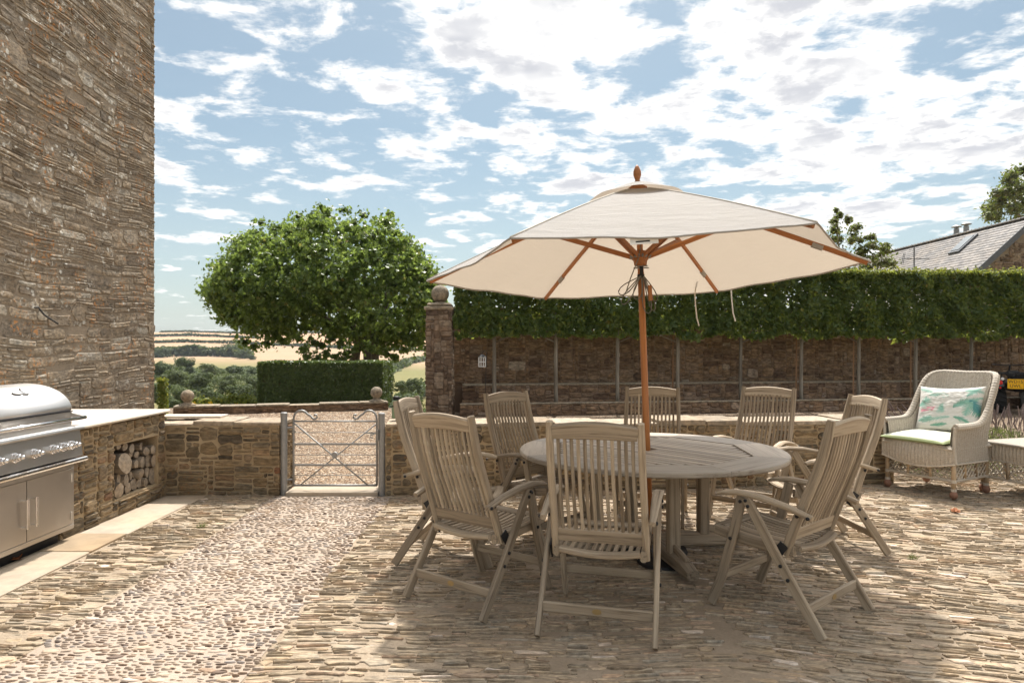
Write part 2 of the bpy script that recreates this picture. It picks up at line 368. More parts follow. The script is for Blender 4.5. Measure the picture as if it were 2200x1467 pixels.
M['leaf_beech'] = leafmat('hornbeam_leaf', [(0, (.045, .082, .026)), (.5, (.085, .135, .04)), (.85, (.135, .185, .046)), (.96, (.21, .23, .042)), (1, (.3, .23, .05))], .48, (.5, .54, .07), .36)
M['leaf_bright'] = leafmat('young_leaf', [(0, (.06, .10, .02)), (.6, (.13, .18, .035)), (1, (.24, .22, .045))], .42, (.45, .45, .06))
M['leaf_hedge'] = leafmat('laurel_leaf', [(0, (.04, .066, .02)), (.6, (.075, .112, .032)), (1, (.14, .175, .05))], .25, rough=.38)
M['leaf_far'] = leafmat('far_leaf', [(0, (.045, .064, .028)), (.5, (.078, .10, .042)), (.85, (.115, .135, .055)), (1, (.15, .16, .075))], .15, rough=.8)
M['leaf_dry'] = leafmat('dry_tree_leaf', [(0, (.075, .085, .028)), (.6, (.125, .125, .045)), (1, (.2, .155, .07))], .3)
M['leaf_brown'] = flat('fallen_leaf', (.28, .10, .035), .8)
M['flower'] = flat('yellow_petals', (.75, .5, .03), .7)
M['lav'] = flat('lavender_stalk', (.17, .13, .12), .9)
M['lavgreen'] = leafmat('lavender_leaf', [(0, (.08, .10, .03)), (1, (.17, .2, .06))], .25)

# ------------------------------------------------------------------ stone laying
def pack(W, H, unit, sizes, holes=(), gapfill=True, rnd=random):
    """tight random rubble: list of (u0,v0,u1,v1). sizes: [(weight,(wmin,wmax),(hmin,hmax))] in metres"""
    nx, ny = int(round(W/unit)), int(round(H/unit)); occ = np.zeros((ny, nx), dtype=bool); outp = []
    for (a, b_, c, d) in holes: occ[max(0, int(b_/unit)):int(math.ceil(d/unit)), max(0, int(a/unit)):int(math.ceil(c/unit))] = True
    ws = [s_[0] for s_ in sizes]
    for y in range(ny):
        x = 0
        while x < nx:
            if occ[y, x]: x += 1; continue
            s_ = rnd.choices(sizes, ws)[0]
            w_ = max(1, int(round(rnd.uniform(*s_[1])/unit))); h_ = max(1, int(round(rnd.uniform(*s_[2])/unit)))
            w0 = 0
            while x+w0 < nx and w0 < w_ and not occ[y, x+w0]: w0 += 1
            rest = 0
            while x+w0+rest < nx and rest < 2 and not occ[y, x+w0+rest]: rest += 1
            if rest and (x+w0+rest >= nx or occ[y, x+w0+rest]): w0 += rest
            if w0 < .55*w_: h_ = max(h_, int(w0*rnd.uniform(.45, .9)))      # a narrow gap takes one block, not a pile of slivers
            h0 = 1
            while h0 < h_ and y+h0 < ny and not occ[y+h0, x:x+w0].any(): h0 += 1
            if ny-y-h0 == 1 and not occ[y+h0, x:x+w0].any(): h0 += 1
            occ[y:y+h0, x:x+w0] = True
            outp.append((x*unit, y*unit, (x+w0)*unit, (y+h0)*unit)); x += w0
    return outp
def courses(W, H, hs, ws, split=.3, tall=.06, big=(.3, .5)):
    """rough courses: each a run of stones of about one height, some split into thin layers, a few rising through two courses"""
    rr = random.uniform; y = 0.; outp = []; blocked = []
    while y < H-.01:
        h = random.triangular(*hs); nxt = []; x = -rr(0, ws[1])
        while x < W:
            w_ = min(rr(*ws), W-x) if W-x > ws[0] else W-x
            hit = [b for b in blocked if b[0] < x+w_ and b[1] > x]
            if hit:
                b = min(hit)
                if b[0]-x > ws[0]*.5: w_ = b[0]-x
                else: x = b[1]; continue
            x0, x1 = max(0, x), min(W, x+w_)
            if x1-x0 > .015 and y+h <= H+.05:
                q = random.random()
                if q < tall and x1-x0 > ws[0]: h2 = h*rr(1.5, 2.); outp.append((x0, y, x1, y+h2)); nxt.append((x0, x1, y+h2))
                elif q < tall+split and h > hs[0]*1.5:
                    k = 2 if h < hs[1]*.6 else 3; c = sorted([0]+[(i+1+rr(-.25, .25))/k for i in range(k-1)]+[1]); 
                    for i in range(k):
                        m = rr(.35, .65)*(x1-x0) if random.random() < .4 and x1-x0 > 2*ws[0] else None
                        if m: outp += [(x0, y+h*c[i], x0+m, y+h*c[i+1]), (x0+m, y+h*c[i], x1, y+h*c[i+1])]
                        else: outp.append((x0, y+h*c[i], x1, y+h*c[i+1]))
                else: j = h*rr(-.06, .06); outp.append((x0, y+max(0, j), x1, y+h+min(0, j)))
            x += w_
        blocked = [b for b in nxt if b[2] > y+h+.4*h]; y += h
    return outp
def stone_geo(rect, mapf, joint=.006, proud=.015, bevel=.008, sink=.012, n=8, rough=1., corner=.28, tilt=0., wedge=0., spin=0.):
    u0, v0, u1, v1 = rect; rr = random.random
    u0 += joint*(.5+rr()*.7); u1 -= joint*(.5+rr()*.7); v0 += joint*(.5+rr()*.7); v1 -= joint*(.5+rr()*.7)
    W, H = max(u1-u0, .004), max(v1-v0, .004); m = min(W, H); cx, cy = (u0+u1)/2, (v0+v1)/2
    pts = []
    for (sx, sy, fl) in ((-1, -1, 0), (1, -1, 1), (1, 1, 0), (-1, 1, 1)):
        ca = m*corner*(.25+rr()*1.1); cb = m*corner*(.25+rr()*1.1)
        if fl == 0: a = (sx*W/2, sy*(H/2-cb)); b_ = (sx*(W/2-ca), sy*H/2)
        else: a = (sx*(W/2-ca), sy*H/2); b_ = (sx*W/2, sy*(H/2-cb))
        pts += [a, b_]
    if n > 8 and W > 2.2*H:
        pts.insert(6, (W*(rr()-.5)*.4, H/2-m*.12*rr())); pts.insert(2, (W*(rr()-.5)*.4, -H/2+m*.12*rr()))
    k = len(pts); pts = [(x+(rr()-.5)*m*.10*rough, y+(rr()-.5)*m*.10*rough) for x, y in pts]
    bv = min(bevel, m*.3); pr = proud*(.15+rr()*1.2); tx, ty = (rr()-.5)*tilt, (rr()-.5)*tilt
    if spin:
        g = random.gauss(0, spin); cg, sg_ = math.cos(g), math.sin(g); pts = [(x*cg-y*sg_, x*sg_+y*cg) for x, y in pts]
    wd = lambda y: 1-wedge*(y/H+.5)
    vs = []
    for x, y in pts: vs.append(mapf(cx+x, cy+y, -sink))
    for x, y in pts: vs.append(mapf(cx+x, cy+y, max(.001, pr-bv*(.6+.6*rr()))*wd(y)+tx*x+ty*y))
    f = 1-2*bv/max(m, .01)
    fx, fy = 1-2*bv/W, 1-2*bv/H
    for x, y in pts: vs.append(mapf(cx+x*fx, cy+y*fy, (pr+(rr()-.5)*bv*.5*rough)*wd(y)+tx*x+ty*y))
    vs.append(mapf(cx, cy, (pr+(rr()-.2)*bv*.5*rough)*wd(0)))
    fs = []
    for r_ in (0, 1):
        for i in range(k): fs.append((r_*k+i, r_*k+(i+1) % k, r_*k+k+(i+1) % k, r_*k+k+i))
    for i in range(k): fs.append((2*k+i, 2*k+(i+1) % k, 3*k))
    return vs, fs
def lay(stones, name, mat, parent, limit=300, key=None, rest_name=None, rndf=None):
    """stones: list of (verts, faces, size). largest 'limit' become parts; the rest one stuff part"""
    st = sorted(stones, key=lambda t: -t[2]); rest = MB()
    for i, (vs, fs, sz) in enumerate(st):
        r_ = rndf() if rndf else random.random()
        if i < limit:
            o = bpy.data.objects.new(name, mesh_np(name, vs, fs, mat, [r_]*len(vs))); put(o, parent)
        else: rest.add(vs, fs, None, r_)
    if rest.v: rest.build(rest_name or name+'_infill', mat, parent, kind='stuff')
def planemap(O, du, n, dv=(0, 0, 1)):
    O, du, n, dv = Vector(O), Vector(du), Vector(n), Vector(dv)
    return lambda u, v, d: O+du*u+dv*v+n*d
def visible(p, mu=260, mv=200):
    if p.y < .3: return False
    u = 1100+p.x/p.y*F; v = HV-(p.z-EYE)/p.y*F
    return -mu < u < 2200+mu and -mv < v < 1467+mv

# ------------------------------------------------------------------ leaves
def leaves(C, N_, size, shape='oval', jitter=.6, fold=.25):
    """C (n,3) centres, N_ (n,3) rough normals, size (n,). returns V,F,k"""
    n = len(C); nr = N_+rng.normal(0, jitter, (n, 3)); nr /= np.linalg.norm(nr, axis=1, keepdims=True)+1e-9
    t = rng.normal(0, 1, (n, 3)); t -= nr*np.sum(t*nr, axis=1, keepdims=True); t /= np.linalg.norm(t, axis=1, keepdims=True)+1e-9
    b = np.cross(nr, t)
    if shape == 'oval': P = np.array([(-.5, 0, 0), (-.12, .27, fold*.5), (.5, 0, -.08), (-.12, -.27, fold*.5)]); Fs = np.array([(0, 1, 2), (0, 2, 3)])[:, ::1]
    elif shape == 'lobe': P = np.array([(-.45, 0, 0), (-.30, .42, .08), (-.02, .22, 0), (.10, .52, .12), (.2, .17, 0), (.58, 0, -.1), (.2, -.17, 0), (.10, -.52, .12), (-.02, -.22, 0), (-.30, -.42, .08)]); Fs = np.array([(0, i, i+1) for i in range(1, 9)])
    elif shape == 'blade': P = np.array([(-.5, .05, 0), (-.5, -.05, 0), (.5, 0, .1)]); Fs = np.array([(0, 1, 2)])
    else: P = np.array([(-.5, -.3, 0), (.35, -.45, .1), (.5, .3, 0), (-.25, .5, .1)]); Fs = np.array([(0, 1, 2), (0, 2, 3)])
    k = len(P); s = size[:, None, None]
    V = C[:, None, :]+s*(P[None, :, 0:1]*t[:, None, :]+P[None, :, 1:2]*b[:, None, :]+P[None, :, 2:3]*nr[:, None, :])
    Fc = (np.arange(n)*k)[:, None, None]+Fs[None]
    return V.reshape(-1, 3), Fc.reshape(-1, 3), k
def leafobj(name, C, N_, size, mat, shape, parent=None, bright=None, **kw):
    V, Fc, k = leaves(C, N_, size, shape, **kw)
    r_ = rng.random(len(C)) if bright is None else np.clip(bright, 0, 1)
    o = bpy.data.objects.new(name, mesh_np(name, V, Fc, mat, np.repeat(r_, k)))
    return put(o, parent)
def sphere_pts(n):
    v = rng.normal(0, 1, (n, 3)); return v/np.linalg.norm(v, axis=1, keepdims=True)
def clump_crown(centres, radii, per, squash=.8, shell=.55):
    """leaf positions on the shells of many clumps: gives light and dark lumps and gaps"""
    Cs, Ns = [], []
    for c, r_ in zip(centres, radii):
        d = sphere_pts(per); rad = r_*np.clip(np.abs(rng.normal(0, .62, per)), 0, 1.7) if shell < .5 else r_*(shell+(1-shell)*rng.random(per)**.6)
        p = np.array(c)+d*rad[:, None]*np.array([1, 1, squash]); Cs.append(p); Ns.append(d+np.array([0, 0, .5]))
    return np.concatenate(Cs), np.concatenate(Ns)
# ================================================================== SETTING
PROF = [(-80, -.02), (16.2, -.02), (19, -.35), (26, -1.1), (40, -6), (70, -14), (120, -17), (200, -15.5), (300, -13), (430, -8.2), (620, 3.2), (760, 10.8), (895, 18.9), (960, 20.2), (1100, 17), (1500, 4), (4000, -20), (8500, -40)]
_py = np.array([p[0] for p in PROF], float); _pz = np.array([p[1] for p in PROF], float)
def ter(x, y):
    z = float(np.interp(y, _py, _pz)); z2 = float((np.interp(y-25, _py, _pz)+np.interp(y+25, _py, _pz))/2)
    k = min(1, max(0, (y-150)/100)); z = z*(1-k)+z2*k
    t = x/max(y, 1)                                   # direction: the hill falls away to both sides
    k2 = min(1, max(0, (y-420)/300))
    z -= k2*(9*max(0, -(t+.47))*10*.5 + 5.5*max(0, t+.30)*6)
    z += k2*1.2*math.sin(x*.011+1)
    if y > 30: z += min(1, (y-30)/200)*1.5*math.sin(x*.02+y*.013)
    return z
def fieldmat():
    m, nt, b = newmat('hill_fields', .95, .05); p = pos(nt); s = nd(nt, 'ShaderNodeSeparateXYZ'); link(nt, p, s.inputs[0])
    y = s.outputs[1]; n = noise(nt, p, .012, 3.); nf = noise(nt, vmul(nt, p, (.3, 1, 1)), .12, 5., .65)
    wob = math_(nt, 'MULTIPLY_ADD', n, 14., math_(nt, 'SUBTRACT', y, 7.))
    c = ramp(nt, maprange(nt, wob, 0, 1000, 0, 1, False), [(0, (.26, .20, .11)), (.06, (.20, .17, .08)), (.35, (.17, .16, .07)), (.425, (.33, .235, .15)), (.43, (.36, .255, .17)), (.62, (.345, .245, .165)), (.622, (.43, .27, .165)), (.757, (.43, .265, .165)), (.76, (.40, .26, .165)), (.9, (.41, .265, .17))])
    c = mixc(nt, 1., c, mixc(nt, nf, (.75, .77, .76), (1.18, 1.16, 1.12)), 'MULTIPLY')
    g = maprange(nt, noise(nt, p, .03, 4.), .56, .72, 0, .35); c = mixc(nt, g, c, (.20, .20, .09))
    link(nt, c, b.inputs['Base Color']); bump(nt, b, nf, .4, .3); return m
M['field'] = fieldmat()
def build_terrain():
    ys = [-80, -20, 0, 4, 8, 12, 15, 16.2, 17, 18, 19, 21, 23, 26, 30, 35, 40, 48, 58, 70, 85, 100, 120, 150, 180, 210, 250]+list(range(280, 1001, 24))+[1050, 1100, 1200, 1400, 1700, 2200, 3000, 4500, 8500]
    ts = np.linspace(-1.6, 1.6, 90); V = []; Fc = []
    for y in ys:
        wv = max(abs(y), 45)
        for t in ts: x = t*wv; V.append((x, y, ter(x, y) if y > 0 else -.02))
    k = len(ts)
    for i in range(len(ys)-1):
        for j in range(k-1): Fc.append((i*k+j, i*k+j+1, i*k+k+j+1, i*k+k+j))
    o = bpy.data.objects.new('terrain', mesh_np('terrain', V, Fc, M['field'], smooth=True)); put(o, kind='structure')
build_terrain()

# --- gravel drive beyond the low wall: a sheet plus loose pebbles
def gravelmat():
    m, nt, b = newmat('gravel', .9, .2); p = pos(nt); v = voro(nt, p, 42.); vc = voro(nt, p, 42., out=1)
    s = nd(nt, 'ShaderNodeSeparateColor'); link(nt, vc, s.inputs[0])
    c = ramp(nt, s.outputs[0], [(0, (.16, .11, .075)), (.4, (.29, .205, .14)), (.75, (.36, .275, .195)), (1, (.44, .37, .29))])
    c = mixc(nt, maprange(nt, v, .25, .75), c, mixc(nt, 1., c, (.35, .33, .3), 'MULTIPLY')); link(nt, c, b.inputs['Base Color'])
    bump(nt, b, math_(nt, 'SUBTRACT', 1., v), 1., .02); return m
M['gravel'] = gravelmat()
M['pebble'] = stone('gravel_pebble', [(0, (.13, .085, .06)), (.3, (.26, .175, .115)), (.6, (.36, .27, .185)), (.85, (.45, .375, .29)), (1, (.54, .48, .40))], blotch=.25, nscale=30, bstr=.3, bdist=.003)
gd = MB(); gd.grid(lambda a, b_: (-11+a*62, 6.75+b_*9.3, .0), 60, 20); gravel_drive = gd.build('gravel_drive', M['gravel'], kind='structure')
def scatter_gravel():
    n1 = 26000; Y = 6.9+rng.random(n1)**1.7*8.2; u = np.where(rng.random(n1) < .72, rng.uniform(560, 900, n1), rng.uniform(330, 2250, n1))
    X = (u-1100)/F*Y; s = rng.uniform(.006, .017, n1)*(1+np.maximum(0, Y-9)*.06)
    C = np.stack([X, Y, rng.uniform(-.001, .006, n1)], 1); B = np.array([(1, 0, 0), (0, 1, 0), (-1, 0, 0), (0, -1, 0), (0, 0, 1.), (.6, .6, .45)])
    a = rng.uniform(0, 6.28, n1); ca, sa = np.cos(a), np.sin(a); sc = rng.uniform(.6, 1.25, (n1, 3)); sc[:, 2] *= .7
    P = B[None]*sc[:, None]*s[:, None, None]; x = P[..., 0]*ca[:, None]-P[..., 1]*sa[:, None]; y = P[..., 0]*sa[:, None]+P[..., 1]*ca[:, None]
    V = np.stack([x, y, P[..., 2]], 2)+C[:, None]
    Fs = np.array([(0, 5, 4), (5, 1, 4), (1, 2, 4), (2, 3, 4), (3, 0, 4), (0, 1, 5)]); Fc = ((np.arange(n1)*6)[:, None, None]+Fs[None]).reshape(-1, 3)
    o = bpy.data.objects.new('gravel', mesh_np('gravel', V.reshape(-1, 3), Fc, M['pebble'], np.repeat(rng.random(n1), 6)))
    put(o, None, 'pale loose gravel of the drive seen through the gate', 'gravel', kind='stuff')
scatter_gravel()

# --- patio: mortar bed with pitched slate, a pebble path to the gate, slabs along the grill wall
LW0, LW1 = Vector((-1.235, 6.66, 0)), Vector((4.05, 7.24, 0))          # foot of the low wall right of the gate
PX0, PX1 = -2.30, -1.18
pm = MB(); pm.grid(lambda a, b_: (-9+a*22, -3+b_*(9.75+ (0.62 if a > .35 else 0.)), .004+.004*mnoise.noise(Vector((a*60, b_*40, 0)))), 120, 90)
patio = pm.build('patio', M['patio_mortar'], kind='structure', smooth=True)
cpb = MB(); cpb.grid(lambda a, b_: (PX0+a*(PX1-PX0), 1.9+b_*4.72, .0095+.004*mnoise.noise(Vector((a*9, b_*30, 5)))-.004*abs(2*a-1)**6), 30, 120)
path = cpb.build('cobble_path', M['cobble_mortar'], kind='structure', smooth=True)
def slate_rnd():
    r_ = random.random(); return .952+.048*random.random() if r_ < .035 else r_*.93
SLS = [(5, (.07, .16), (.02, .034)), (4, (.10, .22), (.02, .042)), (1.3, (.13, .22), (.045, .075)), (1, (.05, .08), (.02, .05))]
st = []
def slates(W, H, mapf, keep):
    for rc in courses(W, H, (.020, .060, .030), (.07, .21), .22, .10):
        c = mapf((rc[0]+rc[2])/2, (rc[1]+rc[3])/2, 0)
        if not keep(c) or not visible(c) or random.random() < .05: continue
        vs, fs = stone_geo(rc, mapf, joint=.0038, proud=.0105, bevel=.0045, sink=.012, n=10, rough=2.4, corner=.5, tilt=.06, wedge=.8, spin=.07)
        st.append((vs, fs, (rc[2]-rc[0])*(rc[3]-rc[1])/c.y**3))
def wob(O, a):
    ca, sa = math.cos(a), math.sin(a)
    def f(u, v, d):
        uu = u+.012*math.sin(v*5); vv = v+.018*math.sin(u*2.3+v*1.1)+.008*math.sin(u*7)
        return Vector((O[0]+ca*uu-sa*vv, O[1]+sa*uu+ca*vv, .004+d))
    return f
def wallY(x): return LW0.y+(x-LW0.x)*(LW1.y-LW0.y)/(LW1.x-LW0.x)
slates(.66, 4.9, wob((-2.965, 1.9), 0), lambda c: True)
seam = lambda y: 1.02+.05*math.sin(y*2)+(y-3.1)*.03
slates(2.6, 5.2, wob((-1.165, 2.0), 0), lambda c: c.x < seam(c.y)-.03 and c.y < wallY(c.x)+.03)
slates(7.6, 8.6, wob((-.3, 1.9), R(-17)), lambda c: c.x > seam(c.y)+.04 and c.x < 7.2 and (c.y < wallY(c.x)+.03 if c.x < 4.0 else c.y < 7.7))
lay(st, 'slate', M['slate'], patio, 300, rest_name='small_slates', rndf=slate_rnd)
# pebbles on edge, in short rows
st = []
y = 1.95
while y < 6.6:
    x = PX0-.01+random.random()*.04; xe = PX1-.02+random.uniform(-.02, .035); rowdir = math.sin(y*1.7)*.25
    while x < xe:
        rr = random.random()
        if rr < .04: a, b_, hh = random.uniform(.03, .05), random.uniform(.016, .026), .009
        elif rr < .25: a, b_, hh = random.uniform(.019, .030), random.uniform(.008, .012), .012
        else: a, b_, hh = random.uniform(.011, .022), random.uniform(.0045, .008), random.uniform(.007, .015)
        cx, cy = x+a, y+random.uniform(-.009, .009)+rowdir*.02*math.sin(x*9)
        if random.random() < .90:
            an = random.gauss(0, .16); ca, sa = math.cos(an), math.sin(an); n = 9; vs = []; z0 = .008; tl = random.uniform(-.25, .05)
            for (q, zq) in ((1., -.006), (.96, .62), (.6, .96)):
                for i in range(n):
                    t = 2*math.pi*i/n; px_, py_ = a*q*math.cos(t)*(1+.12*math.sin(3*t+x*50)), b_*q*math.sin(t)
                    zz_ = hh*zq*(1-.72*(py_/b_+1)/2) if zq > 0 else zq
                    vs.append(Vector((cx+ca*px_-sa*py_, cy+sa*px_+ca*py_, z0+zz_)))
            vs.append(Vector((cx, cy-b_*.2, z0+hh*.74)))
            fs = [(r_*n+i, r_*n+(i+1) % n, r_*n+n+(i+1) % n, r_*n+n+i) for r_ in (0, 1) for i in range(n)]+[(2*n+i, 2*n+(i+1) % n, 3*n) for i in range(n)]
            if visible(Vector((cx, cy, 0))): st.append((vs, fs, a*b_/cy**3))
        x += 2*a+random.uniform(.003, .013)
    y += random.uniform(.020, .031)
def smoothlay(stones, name, mat, parent, limit, rest_name):
    s_ = sorted(stones, key=lambda t: -t[2]); rest = MB()
    for i, (vs, fs, sz) in enumerate(s_):
        r_ = random.random()**.8
        if i < limit: put(bpy.data.objects.new(name, mesh_np(name, vs, fs, mat, [r_]*len(vs), smooth=True)), parent)
        else: rest.add(vs, fs, None, r_)
    if rest.v: rest.build(rest_name, mat, parent, smooth=True, kind='stuff')
smoothlay(st, 'cobble', M['cobble'], path, 300, 'small_cobbles')
# slabs beside the grill wall
yy = [1.6, 2.45, 3.3, 3.95, 4.82, 5.28, 6.30, 6.66]; tone = [.2, .5, .1, .3, 1., .45, .55]
for i in range(len(yy)-1):
    b_ = MB(); vs, fs = stone_geo((-3.36, yy[i], -2.975, yy[i+1]), lambda u, v, d: Vector((u, v, .004+d)), joint=.004, proud=.014, bevel=.004, sink=.01, rough=.25, corner=.03)
    b_.add(vs, fs, None, tone[i]); b_.build('slab', M['slab'], patio)
b_ = MB(); vs, fs = stone_geo((-2.20, 6.62, -1.30, 6.98), lambda u, v, d: Vector((u, v, .01+d)), joint=.003, proud=.03, bevel=.006, sink=.02, rough=.2, corner=.04)
b_.add(vs, fs, None, .4); b_.build('threshold', M['slab'], patio)
for nm, x0 in ():                      # worn mortar kerb lines either side of the pebbles
    b_ = MB(); b_.bar([(x0+.012*math.sin(k*.7)+random.uniform(-.006, .006), 1.9+k*.0944, .0050+random.uniform(-.003, .002)) for k in range(51)], .030, .014, c=.45); b_.build(nm, M['patio_mortar'], patio)

# ================================================================== WALLS
def core(b, rects, mapf, depth):
    for (u0, v0, u1, v1) in rects:
        P = [mapf(u0, v0, 0), mapf(u1, v0, 0), mapf(u1, v1, 0), mapf(u0, v1, 0), mapf(u0, v0, -depth), mapf(u1, v0, -depth), mapf(u1, v1, -depth), mapf(u0, v1, -depth)]
        b.add(P, [(0, 1, 2, 3), (5, 4, 7, 6), (4, 0, 3, 7), (1, 5, 6, 2), (3, 2, 6, 7), (4, 5, 1, 0)])
RUB = [(5, (.10, .30), (.03, .055)), (4, (.13, .34), (.05, .085)), (.8, (.16, .34), (.09, .15)), (.5, (.06, .12), (.05, .10)), (.5, (.05, .1), (.03, .05))]
def face_stones(out_, W, H, mapf, sizes, unit=.0125, holes=(), joint=.009, proud=.02, bevel=.010, wfac=1., **kw):
    for rc in pack(W, H, unit, sizes, holes):
        c = mapf((rc[0]+rc[2])/2, (rc[1]+rc[3])/2, 0)
        if not visible(c, 500, 400): continue
        vs, fs = stone_geo(rc, mapf, joint, proud, bevel, .012, 10, 1.3, .33, .05, **kw)
        out_.append((vs, fs, (rc[2]-rc[0])*(rc[3]-rc[1])/max(c.y, .5)**2*wfac))
def copings(parent, O, du, back, L, z0, z1, w, th, lens, mat, overhang=.012):
    u = 0
    while u < L-.02:
        l = min(random.uniform(*lens), L-u)
        if L-u-l < .12: l = L-u
        za = z0+(z1-z0)*(u+l/2)/L
        mp = lambda a, b_, d: Vector(O)+Vector(du)*a+Vector(back)*(b_-overhang+random.uniform(-.004, .004))+Vector((0, 0, za+d))
        vs, fs = stone_geo((u, 0, u+l, w), mp, .004, th, .006, .0, 8, .35, .06, .015)
        b_ = MB(); b_.add(vs, fs, None, random.random()); b_.build('coping_stone', mat, parent); u += l
# --- low wall right of the gate (runs slightly away from us)
d = (LW1-LW0); L = d.length; du = d.normalized(); nn = Vector((du.y, -du.x, 0)); back = -nn
wl = thing('low_wall', 'low rubble stone wall behind the dining table, right of the gate', 'wall', LW0)
O = Vector((0, 0, 0)); mp = lambda u, v, dd: O+du*u+Vector((0, 0, v))+nn*dd
def htop(u): return .685-.045*u/L
b_ = MB()
for i in range(12):
    u0, u1 = L*i/12, L*(i+1)/12; core(b_, [(u0, 0, u1, htop(u1))], mp, .50)
b_.build('mortar', M['rubble_mortar'], wl)
st = []; h0 = .64
mp2 = lambda u, v, dd: O+du*u+Vector((0, 0, v*htop(u)/h0))+nn*dd
for rc in pack(L, h0, .0125, RUB):
    vs, fs = stone_geo(rc, mp2, .0085, .018, .008, .012, 10, 2., .30, .06, spin=.02); st.append((vs, fs, (rc[2]-rc[0])*(rc[3]-rc[1])))
mpE = lambda u, v, dd: Vector((0, 0, 0))+back*u+Vector((0, 0, v))-du*dd
for rc in pack(.5, .68, .0125, RUB):
    vs, fs = stone_geo(rc, mpE, .008, .02, .01, .012, 10, 1.3, .33, .05); vs_ = vs; fs = [f[::-1] for f in fs]; st.append((vs_, fs, (rc[2]-rc[0])*(rc[3]-rc[1])*.4))
lay(st, 'stone', M['rubble'], wl, 300, rest_name='small_stones')
copings(wl, (0, 0, 0), du, back, L, .683, .637, .52, .045, (.28, .62), M['coping'])
# --- low wall left of the gate
wl2 = thing('low_wall', 'short rubble wall between the grill counter and the gate', 'wall', (-3.39, 6.68, 0))
b_ = MB(); mp = planemap((0, 0, 0), (1, 0, 0), (0, -1, 0)); core(b_, [(-.5, 0, 1.11, .69)], mp, .45); b_.build('mortar', M['rubble_mortar'], wl2)
st = []
for rc in pack(1.13, .675, .0125, RUB):
    vs, fs = stone_geo(rc, mp, .0085, .018, .008, .012, 10, 2., .30, .06, spin=.02); st.append((vs, fs, (rc[2]-rc[0])*(rc[3]-rc[1])))
mpE = planemap((1.11, 0, 0), (0, 1, 0), (1, 0, 0))
for rc in pack(.45, .675, .0125, RUB):
    vs, fs = stone_geo(rc, mpE, .008, .02, .01, .012, 10, 1.3, .33, .05); st.append((vs, fs, (rc[2]-rc[0])*(rc[3]-rc[1])*.4))
lay(st, 'stone', M['rubble'], wl2, 300, rest_name='small_stones')
copings(wl2, (-.5, 0, 0), (1, 0, 0), (0, 1, 0), 1.63, .688, .688, .47, .04, (.2, .42), M['coping'])
# --- grill counter wall with its log niche
GX = -3.40
gw = thing('counter_wall', 'rubble stone counter wall with a log niche beside the grill', 'wall', (GX, 5.14, 0))
mp = planemap((0, 0, 0), (0, 1, 0), (1, 0, 0)); b_ = MB(); NY0, NY1, NZ0, NZ1 = 5.83-5.14, 6.55-5.14, .145, .61; H = .815; W = 1.54
core(b_, [(0, 0, NY0, H), (NY1, 0, W, H), (NY0, 0, NY1, NZ0), (NY0, NZ1, NY1, H)], mp, .55)
core(b_, [(NY0-.02, NZ0-.02, NY1+.02, NZ1+.02)], lambda u, v, dd: mp(u, v, dd-.44), .1)
b_.build('mortar', M['rubble_mortar'], gw); st = []
for rc in pack(W, H, .0125, RUB, holes=((NY0, NZ0, NY1, NZ1), (NY0-.01, NZ1, NY1+.01, NZ1+.012))):
    vs, fs = stone_geo(rc, mp, .0085, .018, .008, .012, 10, 2., .30, .06, spin=.02); st.append((vs, fs, (rc[2]-rc[0])*(rc[3]-rc[1])))
lay(st, 'stone', M['rubble'], gw, 300, rest_name='small_stones')
b_ = MB(); b_.box((-.03, (NY0+NY1)/2, NZ1+.010), (.05, NY1-NY0+.08, .014), bev=.003); b_.build('lintel', M['lead'], gw)
# worktop
b_ = MB(); pr = [(-.60, .0), (.045, 0), (.058, .006), (.062, .016), (.058, .026), (.045, .032), (-.60, .032)]
def wtop(y0, y1, xb, nm, zt, mat):
    b2 = MB(); vs = []; 
    P = [(GX+.045-.0, 0), (GX+.056, .005), (GX+.061, .016), (GX+.056, .027), (GX+.045, .032), (xb, .032), (xb, 0)]
    for yq, ins in ((y0, 0), (y1-.012, 0), (y1, .008)):
        for (x, z) in P: vs.append((x-(ins if x > -4 else 0), yq, zt+z+(ins if z == 0 else -ins if z == .032 else 0)))
    k = len(P); fs = [(r_*k+i, r_*k+(i+1) % k, r_*k+k+(i+1) % k, r_*k+k+i) for r_ in (0, 1) for i in range(k)]+[tuple(range(k-1, -1, -1)), tuple(2*k+i for i in range(k))]
    b2.add(vs, fs, None, .5); return b2.build(nm, mat, None, label='pale stone worktop on the counter wall behind the grill', cat='worktop')
wt = wtop(5.13, 6.69, -4.46, 'worktop', .817, M['worktop'])
b_ = MB(); b_.box((-3.36, 7.05, .743), (.78, .20, .02), bev=.004); b_.build('stone_offcut', M['worktop'], label='thin pale stone slab lying on the short wall behind the worktop', cat='slab')
